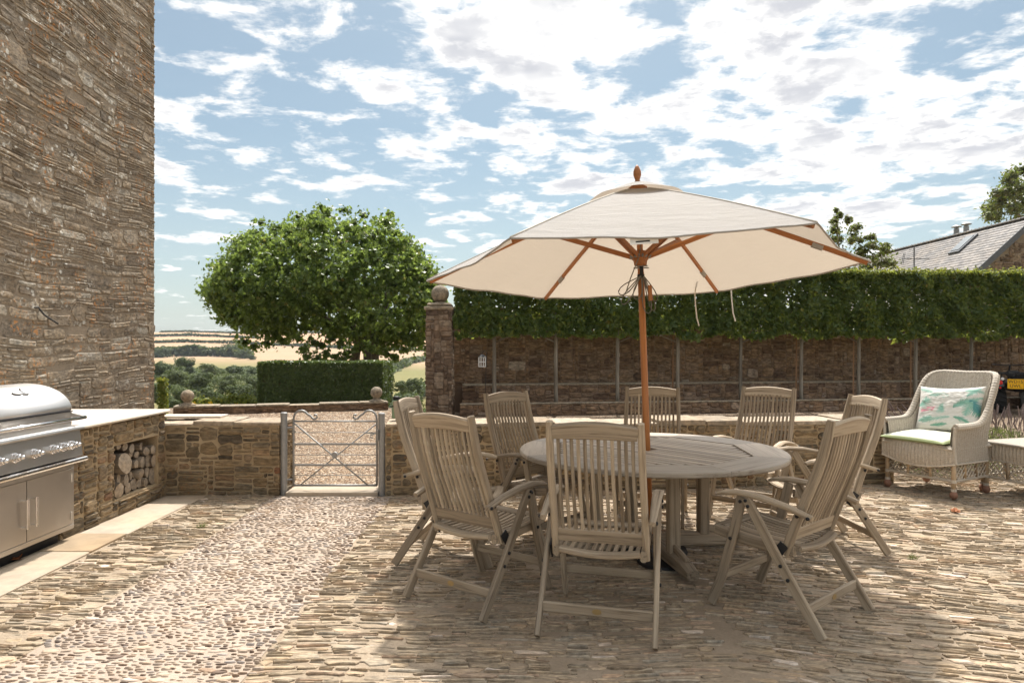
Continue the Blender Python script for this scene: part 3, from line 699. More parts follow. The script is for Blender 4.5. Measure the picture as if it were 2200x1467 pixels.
# --- barn
BX, BY1 = -4.52, 8.62
barn = thing('stone_barn', 'tall old stone barn wall covered in lichen, behind the grill', 'building', (BX, BY1, 0))
b_ = MB(); core(b_, [(0, 0, 6.5, 7.2)], planemap((0, 0, 0), (0, -1, 0), (1, 0, 0)), 7.); b_.build('wall', M['barn_mortar'], barn)
BRN = [(5, (.18, .50), (.025, .05)), (5, (.20, .55), (.045, .08)), (1.0, (.22, .45), (.08, .14)), (.2, (.12, .25), (.06, .11)), (.22, (.34, .52), (.14, .22))]
st = []; mp = planemap((0, 0, 0), (0, -1, 0), (1, 0, 0))
mpb = lambda u, v, dd: Vector((dd, -u, v+.025*math.sin(u*1.7+v*.8)+.012*math.sin(u*5.1)))
for rc in courses(3.5, 6.6, (.035, .13, .065), (.14, .48), .38, .07):
    if rc[3] < .45: continue
    if rc[0] < .001: rc = (-random.uniform(-.004, .022), *rc[1:])
    vs, fs = stone_geo(rc, mpb, .0045, .0085, .0065, .012, 10, 2.0, .40, .03, spin=.025)
    c = mpb((rc[0]+rc[2])/2, 0, 0); yv = BY1+c.y; st.append((vs, [f[::-1] for f in fs], (rc[2]-rc[0])*(rc[3]-rc[1])/yv**2*(1 if rc[0] < 2.8 else .2)))
# corner quoins, alternately long and short, seen edge-on against the sky
mq = planemap((0, 0, 0), (-1, 0, 0), (0, 1, 0)); 
for rc in pack(1.0, 6.6, .0125, [(1, (.25, .5), (.04, .1))]):
    vs, fs = stone_geo(rc, mq, .004, .016, .008, .012, 8, 1., .2); st.append((vs, [f[::-1] for f in fs], (rc[2]-rc[0])*(rc[3]-rc[1])*.001))
lay(st, 'stone', M['barn'], barn, 300, rest_name='small_stones')
b_ = MB(); q = Vector((.02, -1.42, 0)); hz = 1.47+(742-655)/F*6.6
q = Vector((0, 0, 0)); Yh = 4.52*F/(1100-88)
Pk = lambda u, v: Vector((.03, 4.5*F/(1100-u)-BY1, EYE-(v-HV)/F*4.5*F/(1100-u)))
b_.tube([Pk(70, 662)-Vector((.06, 0, 0)), Pk(80, 660), Pk(84, 665), Pk(86, 676)+Vector((.03, 0, 0)), Pk(96, 686)+Vector((.05, 0, 0)), Pk(109, 695)+Vector((.06, 0, 0))], .009, 7); b_.build('iron_hook', M['iron'], barn, smooth=True)
# --- gate pier
WY0 = 14.05
def rwY(x): return WY0+.14*(x+1.3)
pier = thing('gate_pier', 'square stone gate pier topped with a large stone ball', 'pier', (-1.50, 14.0, 0))
b_ = MB(); b_.box((0, .26, 1.10), (.50, .50, 2.20)); b_.build('mortar', M['dark_mortar'], pier); st = []
PIE = [(3, (.10, .26), (.06, .11)), (2, (.14, .30), (.10, .17)), (1, (.07, .12), (.07, .14))]
for mp, W in ((planemap((-.26, 0, 0), (1, 0, 0), (0, -1, 0)), .52), (planemap((.26, 0, 0), (0, 1, 0), (1, 0, 0)), .52), (planemap((-.26, .52, 0), (0, -1, 0), (-1, 0, 0)), .52)):
    for rc in pack(W, 2.2, .02, PIE):
        vs, fs = stone_geo(rc, mp, .004, .02, .010, .012, 8, 1.1, .22, .05); st.append((vs, fs, (rc[2]-rc[0])*(rc[3]-rc[1])))
lay(st, 'stone', M['pillar'], pier, 300)
b_ = MB(); b_.box((0, .26, 2.235), (.60, .60, .07), bev=.012); b_.box((0, .26, 2.31), (.50, .50, .08), bev=.035); b_.build('cap', M['cap'], pier)
b_ = MB(); b_.lathe([(.10, 2.34), (.12, 2.36), (.085, 2.385), (.09, 2.40)]+[(.185*math.sin(R(a)), 2.545-.185*math.cos(R(a))) for a in range(30, 180, 10)]+[(.01, 2.73)], (0, .26, 0), 24); b_.build('ball', M['cap'], pier, smooth=True)
# --- retaining wall with two planted terraces
rw = thing('retaining_wall', 'long dark reddish stone retaining wall under the clipped hornbeam hedge', 'wall', (0, 0, 0))
def rmap(off): return lambda u, v, dd: Vector((-1.24+u*.9903, rwY(-1.24+u*.9903)+off-dd*.99, v))
b_ = MB(); core(b_, [(.16, -.02, 16, .24)], rmap(.0), .12); core(b_, [(.4, -.02, 16, .60)], rmap(.62), .14); core(b_, [(-.42, -.02, 16, 2.32)], rmap(1.10), .45); core(b_, [(.16, -.02, .30, .24)], rmap(.0), .6)
b_.build('mortar', M['dark_mortar'], rw); st = []
RET = [(3, (.14, .34), (.05, .09)), (3, (.16, .40), (.09, .15)), (1.2, (.2, .42), (.15, .24)), (1, (.08, .14), (.07, .14))]
for off, z0, z1, W in ((0., 0, .24, 15.8), (.62, .2, .60, 15.8), (1.10, .58, 2.32, 15.8)):
    f0 = rmap(off)
    for rc in pack(W-.16, z1-z0, .02, RET):
        m2 = lambda u, v, dd: f0(u+(.16 if off < 1 else -.42), v+z0, dd)
        vs, fs = stone_geo(rc, m2, .005, .018, .012, .012, 10, 1.8, .3, .05); st.append((vs, fs, (rc[2]-rc[0])*(rc[3]-rc[1])*(1 if rc[3]+z0 < 1.75 else .1)))
lay(st, 'stone', M['dark_rubble'], rw, 300, rest_name='small_stones')
for off, zt, w_ in ((-.02, .24, .17), (.60, .60, .52)):
    u = .16; i = 0
    while u < 15.4:
        l = random.uniform(.7, 1.1); b_ = MB(); a0, a1 = rmap(off)(u+.003, zt, 0), rmap(off)(u+l-.003, zt, 0)
        b_.bar([a0+Vector((0, w_/2, .012)), a1+Vector((0, w_/2, .012))], w_, .03, c=.2); b_.build('coping_stone', M['cap'], rw); u += l
b_ = MB(); b_.grid(lambda a, c: rmap(.1+c*.55)(.2+a*13, .19, 0), 30, 3); b_.build('planting_soil', M['dark_mortar'], rw)
# --- terrace kerb wall with ball finials
tw = thing('terrace_wall', 'very low terrace wall with stone balls, beyond the gravel drive', 'wall', (0, 0, 0))
TA, TB = px(372, 892, 14.35), px(834, 880, 15.6); TA.z = TB.z = 0; td = (TB-TA).normalized(); tL = (TB-TA).length; tn = Vector((td.y, -td.x, 0))
b_ = MB(); mp = lambda u, v, dd: TA+td*u+Vector((0, 0, v))+tn*dd; core(b_, [(0, -.1, tL, .15)], mp, .4); b_.build('mortar', M['dark_mortar'], tw); st = []
for rc in pack(tL, .15, .0125, [(1, (.12, .4), (.02, .045))]):
    vs, fs = stone_geo(rc, mp, .003, .02, .008, .012, 8, 1.2); st.append((vs, fs, (rc[2]-rc[0])*(rc[3]-rc[1])))
lay(st, 'stone', M['dark_rubble'], tw, 300)
copings(tw, TA, td, -tn, tL, .15, .15, .42, .035, (.5, .9), M['cap'], .03)
for u in (.25, tL-.25):
    b_ = MB(); c = TA+td*u-tn*.16+Vector((0, 0, .185)); b_.lathe([(.17, 0), (.17, .025), (.12, .045), (.075, .065), (.075, .08)]+[(.135*math.sin(R(a)), .205-.135*math.cos(R(a))) for a in range(35, 180, 12)]+[(.01, .34)], c, 22); b_.build('ball_finial', M['cap'], tw, smooth=True)
# --- slate roofed barn on the right
RX, RZ, PT, YG, YE = 22.7, 7.05, .915, 29.6, 44.0
sb = thing('slate_roofed_barn', 'stone barn with a grey slate roof above the hornbeam hedge', 'building', (RX, YG, 0))
b_ = MB(); hw = 5.2; ez = RZ-.12-PT*hw
b_.add([(-hw+.25, .1, -.5), (hw, .1, -.5), (hw, .1, ez), (0, .1, RZ-.15), (-hw+.25, .1, ez+.2), (-hw+.25, YE-YG, -.5), (hw, YE-YG, -.5), (hw, YE-YG, ez), (0, YE-YG, RZ-.15), (-hw+.25, YE-YG, ez+.2)], [(0, 1, 2, 3, 4), (9, 8, 7, 6, 5), (0, 4, 9, 5), (2, 1, 6, 7)])
b_.build('wall', M['barn_mortar'], sb); st = []
mg = lambda u, v, dd: Vector((-hw+u, .1-dd, v))
for rc in pack(5.4, 6.6, .04, [(2, (.2, .5), (.08, .14)), (1, (.25, .5), (.16, .3))]):
    um = (rc[0]+rc[2])/2; lim = ez+PT*um-.25
    if rc[3] > lim or rc[1] < 2.0: continue
    vs, fs = stone_geo(rc, mg, .01, .04, .02, .02, 8); st.append((vs, fs, 1))
lay(st, 'stone', M['pillar'], sb, 300)
nrm = Vector((-PT, 0, 1)).normalized(); sl = Vector((-1, 0, -PT)).normalized(); SL = hw/abs(sl.x)
b_ = MB(); 
for sgn in (-1, 1):
    s2 = Vector((sgn, 0, -PT)).normalized(); n2 = Vector((sgn*PT, 0, 1)).normalized()
    A = Vector((0, -.12, RZ)); B = A+s2*SL; C_ = B+Vector((0, YE-YG+.2, 0)); D = A+Vector((0, YE-YG+.2, 0)); t_ = n2*-.08
    b_.add([A, B, C_, D, A+t_, B+t_, C_+t_, D+t_], [(0, 1, 2, 3), (7, 6, 5, 4), (0, 4, 5, 1), (1, 5, 6, 2), (2, 6, 7, 3)])
roof = b_.build('roof', M['lead'], sb); st = []
rows = int(SL/.21)
for r_ in range(rows):
    y = -.13+(.13 if r_ % 2 else 0); s0 = SL-.02-(r_)*.21
    while y < YE-YG:
        wd = .27*random.uniform(.92, 1.08); A = Vector((0, y, RZ)); 
        def mr(u, v, dd): return Vector((0, y+u, RZ))+sl*(s0-v)+nrm*(dd+.03-.07*(v))
        if wd > .1:
            lft = random.uniform(0, .006); P = [mr(.004, 0, lft), mr(wd-.004, 0, lft+random.uniform(0, .004)), mr(wd-.004, .23, 0), mr(.004, .23, 0)]; Q = [p_-nrm*.02 for p_ in P[:2]]
            st.append((P+Q, [(1, 0, 3, 2), (4, 0, 1, 5)], 1/(YG+y)**2*(1+.5*(r_ > rows*.35))))
        y += wd
lay(st, 'slate', M['roofslate'], sb, 300, rest_name='far_slates')
b_ = MB()
for i in range(52): b_.box((0, .05+i*.28, RZ+.05), (.22, .26, .10), bev=.035)
for i in range(52): b_.box((0, .05+i*.28+.12, RZ+.11), (.10, .06, .06), bev=.02)
b_.build('ridge_tiles', M['roofslate'], sb, kind='stuff')
b_ = MB(); b_.bar([Vector((0, -.16, RZ-.02)), Vector((0, -.16, RZ-.02))+sl*SL], .05, .24, up=nrm); b_.build('verge_board', M['lead'], sb)
kc = px(2071, 527, 33.1)-Vector((RX, YG, 0)); ctr = kc+nrm*.05; ew = Vector((0, 1, 0))
def quadbox(mat, nm, hw_, hl, th, off, par):
    b2 = MB(); c = ctr+nrm*off; P = [c+ew*a*hw_+sl*b3*hl+nrm*z for z in (0, th) for (a, b3) in ((-1, -1), (1, -1), (1, 1), (-1, 1))]
    b2.add(P, [(3, 2, 1, 0), (4, 5, 6, 7), (0, 1, 5, 4), (1, 2, 6, 5), (2, 3, 7, 6), (3, 0, 4, 7)]); return b2.build(nm, mat, par)
sk = quadbox(M['lead'], 'skylight', .42, .62, .09, -.02, sb); quadbox(M['glass'], 'pane', .31, .50, .02, .075, sk)
for (u, yq) in ((2055, 33.0), (2076, 32.4)):
    c = px(u, 500, yq+2)-Vector((RX, YG, 0)); c.x = .35; b_ = MB(); zb = RZ-.4
    b_.lathe([(.13, zb), (.13, zb+.85), (.10, zb+.86), (.10, zb+.93), (.24, zb+.94), (.24, zb+.97), (.05, zb+1.06)], (c.x, px(u, 500, 1).x and (22.7+.35)*F/(u-1100)-YG, 0), 14); b_.build('flue', M['galv'], sb, smooth=False)
an = thing('tv_aerial', 'thin television aerial on a mast in front of the slate roof', 'aerial', px(1964, 600, 27.5)); b_ = MB()
zt = px(1964, 532, 27.5).z-an.location.z; b_.tube([(0, 0, -3), (0, 0, zt)], .028, 6); b_.build('mast', M['lead'], an)
b_ = MB(); zb = px(1964, 556, 27.5).z-an.location.z; b_.tube([(-.45, 0, zb), (.6, 0, zb)], .014, 5); b_.build('boom', M['lead'], an)
for i in range(9):
    b_ = MB(); x = -.42+i*.12; b_.tube([(x, -.16, zb+.01), (x, .16, zb+.01)], .008, 4); b_.build('element', M['lead'], an)
b_ = MB(); b_.tube([(-.45, 0, zb-.22), (-.36, 0, zb+.24)], .012, 4); b_.tube([(-.45, .1, zb-.22), (-.36, .1, zb+.24)], .012, 4); b_.build('reflector', M['lead'], an)
# ================================================================== TREES AND PLANTS
def limb(b, p0, p1, r0, r1, bend=.12, n=6, sides=7):
    p0, p1 = Vector(p0), Vector(p1); L = (p1-p0).length; k = Vector((random.uniform(-1, 1), random.uniform(-1, 1), random.uniform(-.2, 1)))*L*bend
    P = [p0.lerp(p1, t/n)+k*math.sin(math.pi*t/n) for t in range(n+1)]; b.tube(P, r0, sides, radii=[r0+(r1-r0)*t/n for t in range(n+1)]); return P
# --- the big plane tree on the lawn
def plane_tree():
    base = px(798, 800, 22.0); base.z = ter(base.x, 22)-.05
    t = thing('plane_tree', 'broad round crowned plane tree standing behind the clipped hedge block', 'tree', base)
    W = lambda u, v, dy=0.: np.array(px(u, v, 22.0+dy)-base)-np.array([0, 0, 0])
    b_ = MB(); fork = Vector(W(797, 752)); b_.tube([Vector((0, 0, -.2)), Vector((.02, 0, .4)), fork], .26, 12, radii=[.36, .28, .25])
    b_.tube([Vector((-.45, .3, -.2)), Vector(W(762, 770, .3)), Vector(W(775, 735, .3))], .16, 10, radii=[.2, .17, .14])
    tips = []
    for (u, v, dy, r_) in ((700, 690, 0, .17), (860, 690, .5, .15), (790, 640, -.8, .17), (740, 640, 1.2, .16), (640, 650, -.6, .12), (830, 600, 1.0, .12), (600, 640, .8, .10), (890, 640, -.8, .10), (690, 560, .3, .12), (770, 540, .2, .12)):
        e = Vector(W(u, v, dy)); limb(b_, fork, e, r_, r_*.35, .15); tips.append(e)
    b_.build('trunk', M['plane_bark'], t, smooth=True)
    # outline of the crown traced in (u, v): clumps fill it in depth
    cs, rs = [], []
    top = [(455, 620), (470, 560), (500, 515), (545, 490), (600, 482), (650, 466), (690, 450), (740, 468), (790, 470), (835, 468), (870, 500), (905, 535), (935, 580), (945, 620), (945, 680)]
    us = np.array([p_[0] for p_ in top]); vs = np.array([p_[1] for p_ in top])
    bot_u = np.array([455, 480, 540, 600, 640, 680, 720, 760, 800, 850, 900, 945]); bot_v = np.array([640, 690, 728, 722, 712, 712, 726, 736, 742, 748, 735, 690])
    tries = 0
    while len(cs) < 1050 and tries < 20000:
        tries += 1; u = random.uniform(452, 948); v0 = np.interp(u, us, vs); v1 = np.interp(u, bot_u, bot_v); f_ = random.random(); v = v0+8+(v1-v0-14)*f_**.9
        a = (u-700)/250.; half = 3.4*math.sqrt(max(.03, 1-a*a))*(math.sin(math.pi*min(1, max(.12, f_*.9+.12)))**.6)
        dy = random.uniform(-1, 1); dy = math.copysign(abs(dy)**.55, dy)*half
        cs.append(W(u, v, dy)*1.0); rs.append(random.uniform(.22, .46))
    for (u, v, dy) in ((525, 735, -.3), (545, 745, 0), (660, 765, -1), (680, 772, -1.2), (700, 760, -1), (655, 750, -.8), (720, 768, -1.3), (740, 772, -1.1), (830, 760, -.6), (850, 768, -.7), (820, 750, -.4), (900, 738, 0), (915, 748, .2), (690, 740, -.9), (610, 735, -.5), (625, 720, -.8), (640, 728, -1), (760, 752, -1.4), (780, 742, -1.4), (715, 728, -1.2), (735, 735, -1.3), (800, 748, -1.5), (870, 752, -.5), (885, 742, -.6), (575, 738, -.2), (590, 728, -.4), (930, 720, .2), (925, 700, .3), (745, 760, -1.3), (672, 735, -1), (508, 590, .4), (470, 575, 0), (690, 445, 0), (700, 452, .2), (838, 462, .3), (560, 478, .2), (780, 462, .1), (460, 640, 0), (880, 520, 0), (480, 668, .1), (505, 700, .2), (740, 452, .2), (640, 465, 0)):
        cs.append(W(u, v, dy)); rs.append(random.uniform(.20, .34))
    C, N_ = clump_crown(cs, rs, 56, .8, .45)
    leafobj('crown', C, N_, rng.uniform(.09, .165, len(C)), M['leaf_plane'], 'lobe', t, jitter=1.0)
plane_tree()
# --- pleached hornbeams: nine and more trunks in a row, crowns clipped into one hedge
TR = [1062, 1195, 1327, 1456, 1592, 1722, 1845, 1968, 2087, 2205]
ORD = ['first', 'second', 'third', 'fourth', 'fifth', 'sixth', 'seventh', 'eighth', 'ninth', 'tenth']
def hx(u, off=.30):
    # intersection of the ray with the row line Y = rwY(X)+off
    k = (u-1100)/F; X = k*(WY0+.14*1.3+off)/(1-.14*k); return X, rwY(X)+off
for i, u in enumerate(TR):
    X, Y = hx(u); t = thing('hornbeam_tree', f'clipped hornbeam on a bare grey trunk, {ORD[i]} from the gate pier', 'tree', (X, Y, .18), 0, 'pleached hornbeams in the raised bed')
    b_ = MB(); lean = random.uniform(-.04, .04); b_.tube([Vector((lean*.5*math.sin(k*.5), .01*math.sin(k), k*.26)) for k in range(9)], .038, 8, radii=[.044-.0012*k for k in range(9)])
    for k in range(7):
        a = random.choice((-1, 1)); z = 1.5+k*.2; b_.tube([(0, 0, z-.15), (a*.35, random.uniform(-.15, .15), z), (a*.75, random.uniform(-.2, .2), z+.05)], .014, 5)
    b_.build('trunk', M['trunk'], t, smooth=True)
    if u in (1456, 1722, 1845, 1968): b_ = MB(); b_.tube([(-.10, .05, -.02), (-.09, .05, 1.55)], .018, 6); b_.build('stake', M['stake'], t)
    X0, X1 = (hx(985)[0] if i == 0 else (X+hx(TR[i-1])[0])/2), (X+hx(TR[i+1])[0])/2 if i+1 < len(TR) else X+.9
    zb, zt = 1.66, 3.0+.014*i; n = int(5000*(X1-X0)/1.3)
    xs = rng.uniform(X0-.06, X1+.06, n); face = rng.random(n); ys = np.where(face < .62, rng.uniform(-.36, -.22, n), rng.uniform(-.3, .32, n)); zs = rng.uniform(zb, zt, n)
    lump = np.array([mnoise.noise(Vector((x*2.2, z*2.6, 3.))) for x, z in zip(xs, zs)]); ys = ys-.20*lump
    und = np.array([mnoise.noise(Vector((x*1.4, 7., 0)))*.07+mnoise.noise(Vector((x*5, 2., 0)))*.05 for x in xs]); topm = rng.random(n) < .16
    zs = np.where(zs < zb+.16, zs+und*2.0, zs); zs = np.where(topm, zt+rng.uniform(-.10, .05, n)+und*.5, zs); ys = np.where(topm, rng.uniform(-.33, .33, n), ys)
    keep = (rng.random(n) < .92+.5*lump)
    C = np.stack([xs-X, ys+.14*(xs-X), zs-.18], 1)[keep]; tm = topm[keep]; N_ = np.tile(np.array([0, -1., .55]), (len(C), 1)); N_[tm] = (0, -.2, 1.)
    leafobj('crown', C, N_, rng.uniform(.08, .15, len(C)), M['leaf_beech'], 'oval', t, bright=rng.random(len(C))**1.2*.95+.15*lump[keep], jitter=1.0)
    # new growth along the top
    m_ = int(1300*(X1-X0)/1.3); xs = rng.uniform(X0, X1, m_); h = np.abs(rng.normal(0, .06, m_))+np.array([max(0, mnoise.noise(Vector((x*6, 9., 1)))-.15)*.28 for x in xs])*rng.random(m_)
    C = np.stack([xs-X, rng.uniform(-.36, .25, m_)+.14*(xs-X), zt-.20+h], 1); leafobj('young_shoots', C, np.tile(np.array([0, -.4, 1.]), (m_, 1)), rng.uniform(.06, .11, m_), M['leaf_bright'], 'oval', t)
# --- clipped hedge block
hb = px(705, 850, 17.2); hb.z = -.05
hbk = thing('hedge_block', 'dense rectangular clipped hedge block on the lawn under the plane tree', 'hedge', hb)
hwid, hdep, hh = 1.52, .75, 1.12; n = 26000; C = []; N_ = []
sel = rng.random(n); x = rng.uniform(-hwid, hwid, n); y = rng.uniform(-hdep, hdep, n); z = rng.uniform(0, hh, n)
fr = sel < .52; tp = (sel >= .52) & (sel < .80); le = (sel >= .80) & (sel < .9); ri = sel >= .9
y = np.where(fr, -hdep+np.abs(rng.normal(0, .05, n)), y); z = np.where(tp, hh-np.abs(rng.normal(0, .04, n)), z); x = np.where(le, -hwid+np.abs(rng.normal(0, .05, n)), np.where(ri, hwid-np.abs(rng.normal(0, .05, n)), x))
und = np.array([mnoise.noise(Vector((a*2, b_*2, c*2)))*.06 for a, b_, c in zip(x, y, z)]); y = y+und*fr; z = z+und*tp*.6; x = x+und*(le | ri)
Nn = np.zeros((n, 3)); Nn[fr] = (0, -1, .4); Nn[tp] = (0, -.1, 1); Nn[le] = (-1, 0, .4); Nn[ri] = (1, 0, .4)
leafobj('foliage', np.stack([x, y, z], 1), Nn, rng.uniform(.05, .085, n), M['leaf_hedge'], 'oval', hbk, jitter=.55, bright=rng.random(n)*.8+.2*tp)
b_ = MB(); b_.box((0, 0, hh/2-.06), (hwid*2-.2, hdep*2-.2, hh-.16), bev=.05); b_.build('branches', M['dark_mortar'], hbk)
# --- generic leafy tree
def leafy(name, label, base, cl, per, lsz, mat, trunk, cat='tree', group=None, shape='oval', sq=.85, shell=.4, bmat='trunk'):
    t = thing(name, label, cat, base, 0, group); b_ = MB()
    for (p0, p1, r0, r1) in trunk: limb(b_, p0, p1, r0, r1)
    if b_.v: b_.build('trunk', M[bmat], t, smooth=True)
    C, N_ = clump_crown([c[:3] for c in cl], [c[3] for c in cl], per, sq, shell)
    leafobj('crown', C, N_, rng.uniform(lsz*.7, lsz*1.3, len(C)), mat, shape, t); return t
base = px(1845, 700, 22.5); base.z = 0; cl = []
for (u, v, r_) in ((1797, 470, .16), (1797, 490, .25), (1800, 515, .35), (1795, 545, .42), (1835, 490, .22), (1838, 510, .32), (1850, 540, .45), (1870, 525, .32), (1895, 540, .28), (1885, 560, .38), (1820, 565, .5), (1860, 580, .5), (1785, 575, .4), (1905, 525, .14), (1910, 565, .25), (1830, 475, .12), (1799, 458, .09), (1868, 505, .14), (1840, 600, .5), (1880, 600, .4)):
    for k in range(3): q = px(u+random.uniform(-9, 9), v+random.uniform(-7, 7), 22.5+random.uniform(-.8, .8))-base; cl.append((*q, r_*random.uniform(.55, .9)))
leafy('fruit_tree', 'small loose green tree rising behind the hedge beside the parasol', base, cl, 90, .13, M['leaf_dry'], [((0, 0, 0), (.1, 0, 3), .09, .06), ((.1, 0, 2.8), px(1800, 480, 22.5)-base, .05, .015), ((.1, 0, 2.8), px(1850, 530, 22.5)-base, .05, .02), ((.1, 0, 3), px(1895, 545, 22.5)-base, .04, .015)], shell=.3)
base = px(2250, 700, 50); base.z = 0; cl = []
for (u, v, r_) in ((2125, 455, .8), (2140, 465, 1.0), (2150, 440, 1.0), (2160, 420, .9), (2165, 395, .8), (2185, 410, 1.2), (2180, 380, .9), (2200, 365, .9), (2215, 400, 1.6), (2230, 370, 1.5), (2175, 450, 1.2), (2205, 440, 1.5), (2120, 465, .5), (2240, 430, 2), (2280, 390, 2.2), (2270, 340, 1.8), (2300, 440, 2.4), (2185, 470, 1.2), (2145, 415, .5)):
    for k in range(3): q = px(u+random.uniform(-10, 10), v+random.uniform(-9, 9), 50+random.uniform(-2.5, 2.5))-base; cl.append((*q, r_*random.uniform(.45, .75)))
leafy('oak_tree', 'large olive brown tree rising behind the slate roof at the right edge', base, cl, 130, .30, M['leaf_dry'], [((0, 0, 0), (0, 0, 7), .5, .35), ((0, 0, 6.5), px(2170, 440, 50)-base, .25, .06), ((0, 0, 7), px(2230, 380, 50)-base, .3, .06)], shell=.3)
# --- dome shrub and lawn edge on the right of the hedge block
base = px(880, 868, 21.); base.z = ter(base.x, 21)
leafy('dome_shrub', 'low rounded drooping shrub on the dry lawn left of the gate pier', base, [(random.uniform(-.3, .3), random.uniform(-.25, .25), random.uniform(.05, .35), random.uniform(.15, .26)) for k in range(26)], 120, .07, M['leaf_hedge'], [], cat='shrub', sq=1.)
# green clipped edge
b0 = px(905, 893, 15.2); gtuft = thing('grass_edge', 'small strip of green grass at the foot of the gate pier', 'grass', (b0.x, 15.2, 0)); n = 1500
leafobj('blades', np.stack([rng.uniform(-.42, .16, n), rng.uniform(-.3, .4, n), rng.uniform(.0, .03, n)], 1), np.tile(np.array([.3, -.8, .2]), (n, 1)), rng.uniform(.05, .11, n), M['leaf_hedge'], 'blade', gtuft)
# --- flowering shrubs behind the terrace wall
for j, (u0, u1, v0, Y, lb) in enumerate(((398, 470, 862, 17.5, 'bright green shrub with yellow flowers behind the left stone ball'), (470, 575, 852, 18.5, 'spreading bright green shrub with yellow flowers left of the hedge block'))):
    base = px((u0+u1)/2, 880, Y); base.z = ter(base.x, Y); cl = []
    for k in range(44):
        u = random.uniform(u0, u1); v = v0+random.random()**.7*34-6*math.sin((u-u0)/(u1-u0)*3.14); q = px(u, v, Y+random.uniform(-.5, .5))-base; cl.append((*q, random.uniform(.10, .2)))
    t = leafy('flowering_shrub', lb, base, cl, 80, .075, M['leaf_bright'], [], cat='shrub')
    for k in range(5+j*2):
        q = px(random.uniform(u0, u1), random.uniform(866, 880), Y-.55)-base; b_ = MB()
        for a in range(5): c, s_ = math.cos(a*1.257), math.sin(a*1.257); b_.add([q, q+Vector((c*.05-s_*.02, -.02, s_*.05+c*.02)), q+Vector((c*.06, -.03, s_*.06)), q+Vector((c*.05+s_*.02, -.02, s_*.05-c*.02))], [(0, 1, 2, 3)])
        b_.build('flower', M['flower'], t)
base = Vector((BX+.06, BY1+.10, 0)); n = 900
cb = thing('climber', 'narrow green climber on the far corner of the barn wall', 'plant', base); zz_ = rng.uniform(0, 1.05, n); leafobj('foliage', np.stack([rng.uniform(-.05, .05, n), rng.uniform(-.05, .05, n), zz_], 1), np.tile(np.array([.3, -.8, .4]), (n, 1)), rng.uniform(.04, .06, n), M['leaf_bright'], 'oval', cb)
# --- lavender behind the wicker chair
lv = thing('lavender_bush', 'lavender bush with faded brown flower stalks behind the wicker chair', 'plant', (5.35, 8.0, 0)); b_ = MB()
for k in range(190):
    a = random.uniform(-.75, .75); r0 = Vector((a, random.uniform(-.35, .35), .3)); tip = r0+Vector((a*.35-.12+random.uniform(-.15, .1), random.uniform(-.15, .1), random.uniform(.28, .5)))
    b_.tube([r0, r0.lerp(tip, .72), r0.lerp(tip, .8), tip], .003, 4, radii=[.0025, .0025, .009, .005])
b_.build('flower_stalks', M['lav'], lv, kind='stuff')
n = 5000; a = rng.uniform(-.8, .8, n); leafobj('foliage', np.stack([a, rng.uniform(-.4, .4, n), rng.uniform(0, .55, n)*(1-.5*a*a)], 1), np.tile(np.array([0, -1, .2]), (n, 1)), rng.uniform(.05, .10, n), M['lavgreen'], 'blade', lv)
# --- weeds
for (u, v, lb) in ((435, 1135, 'tiny grass tuft growing in the slate strip near the slabs'), (1962, 1203, 'tiny weed growing between the slates on the right')):
    p_ = gnd(u, v); n = 40; t = thing('weed', lb, 'weed', (p_.x, p_.y, .008)); leafobj('blades', rng.normal(0, .018, (n, 3))*np.array([1, 1, .4])+np.array([0, 0, .015]), np.tile(np.array([0, -1, .1]), (n, 1)), rng.uniform(.025, .05, n), M['leaf_hedge'], 'blade', t)
for (u, v, lb) in ((33, 1198, 'brown fallen leaf in front of the grill cabinet, nearer one'), (52, 1180, 'brown fallen leaf at the foot of the grill cabinet'), (505, 1056, 'curled brown fallen leaves in the corner by the log niche'), (2057, 1096, 'brown fallen leaf on the slates in front of the ottoman')):
    p_ = gnd(u, v, .03); V, Fc, k = leaves(rng.normal(0, .02, (3, 3))*np.array([1, 1, .2]), np.tile(np.array([0, -.3, 1.]), (3, 1)), rng.uniform(.05, .09, 3), 'lobe'); o = bpy.data.objects.new('fallen_leaf', mesh_np('fallen_leaf', V, Fc, M['leaf_brown'])); o.location = p_; put(o, None, lb, 'leaf')
# --- far countryside: hedgerows and the valley wood
def far_row(label, pts, w_, h_, lsz, dens, name='hedgerow', cat='hedge'):
    """pts: (u, Y) along the row; follows the ground"""
    C = []; 
    P = [Vector(((u-1100)/F*Y, Y, 0)) for u, Y in pts]; base = P[0].copy(); base.z = ter(base.x, base.y)
    t = thing(name, label, cat, base)
    for a, b_ in zip(P[:-1], P[1:]):
        n = max(2, int((b_-a).length*dens))
        for k in range(n):
            q = a.lerp(b_, (k+random.random())/n); hh_ = h_*(.7+.6*abs(mnoise.noise(Vector((q.x*.05, q.y*.05, 0))))); C.append((q.x+random.gauss(0, w_*.4), q.y+random.gauss(0, w_*.4), ter(q.x, q.y)+hh_*random.random()**.7))
    C = np.array(C)-np.array(base); leafobj('foliage', C, sphere_pts(len(C))*.5+np.array([0, -.3, .6]), rng.uniform(lsz*.6, lsz*1.3, len(C)), M['leaf_far'], 'clump', t)
far_row('dark hedgerow along the crest of the far hill', [(345, 900), (600, 905), (760, 905), (950, 880)], 1.5, 2.6, 2., 9)
far_row('upper hedgerow across the far hill below the crest', [(320, 775), (500, 775), (560, 770)], 1.5, 3.2, 2., 9)
far_row('lower hedgerow across the far hill above the widest field', [(320, 640), (420, 630), (540, 625), (700, 600), (950, 560)], 1.5, 3., 1.8, 10)
far_row('tall bushy hedge belt along the foot of the widest far field', [(320, 455), (400, 452), (470, 450), (535, 440)], 3., 7., 2.4, 22)
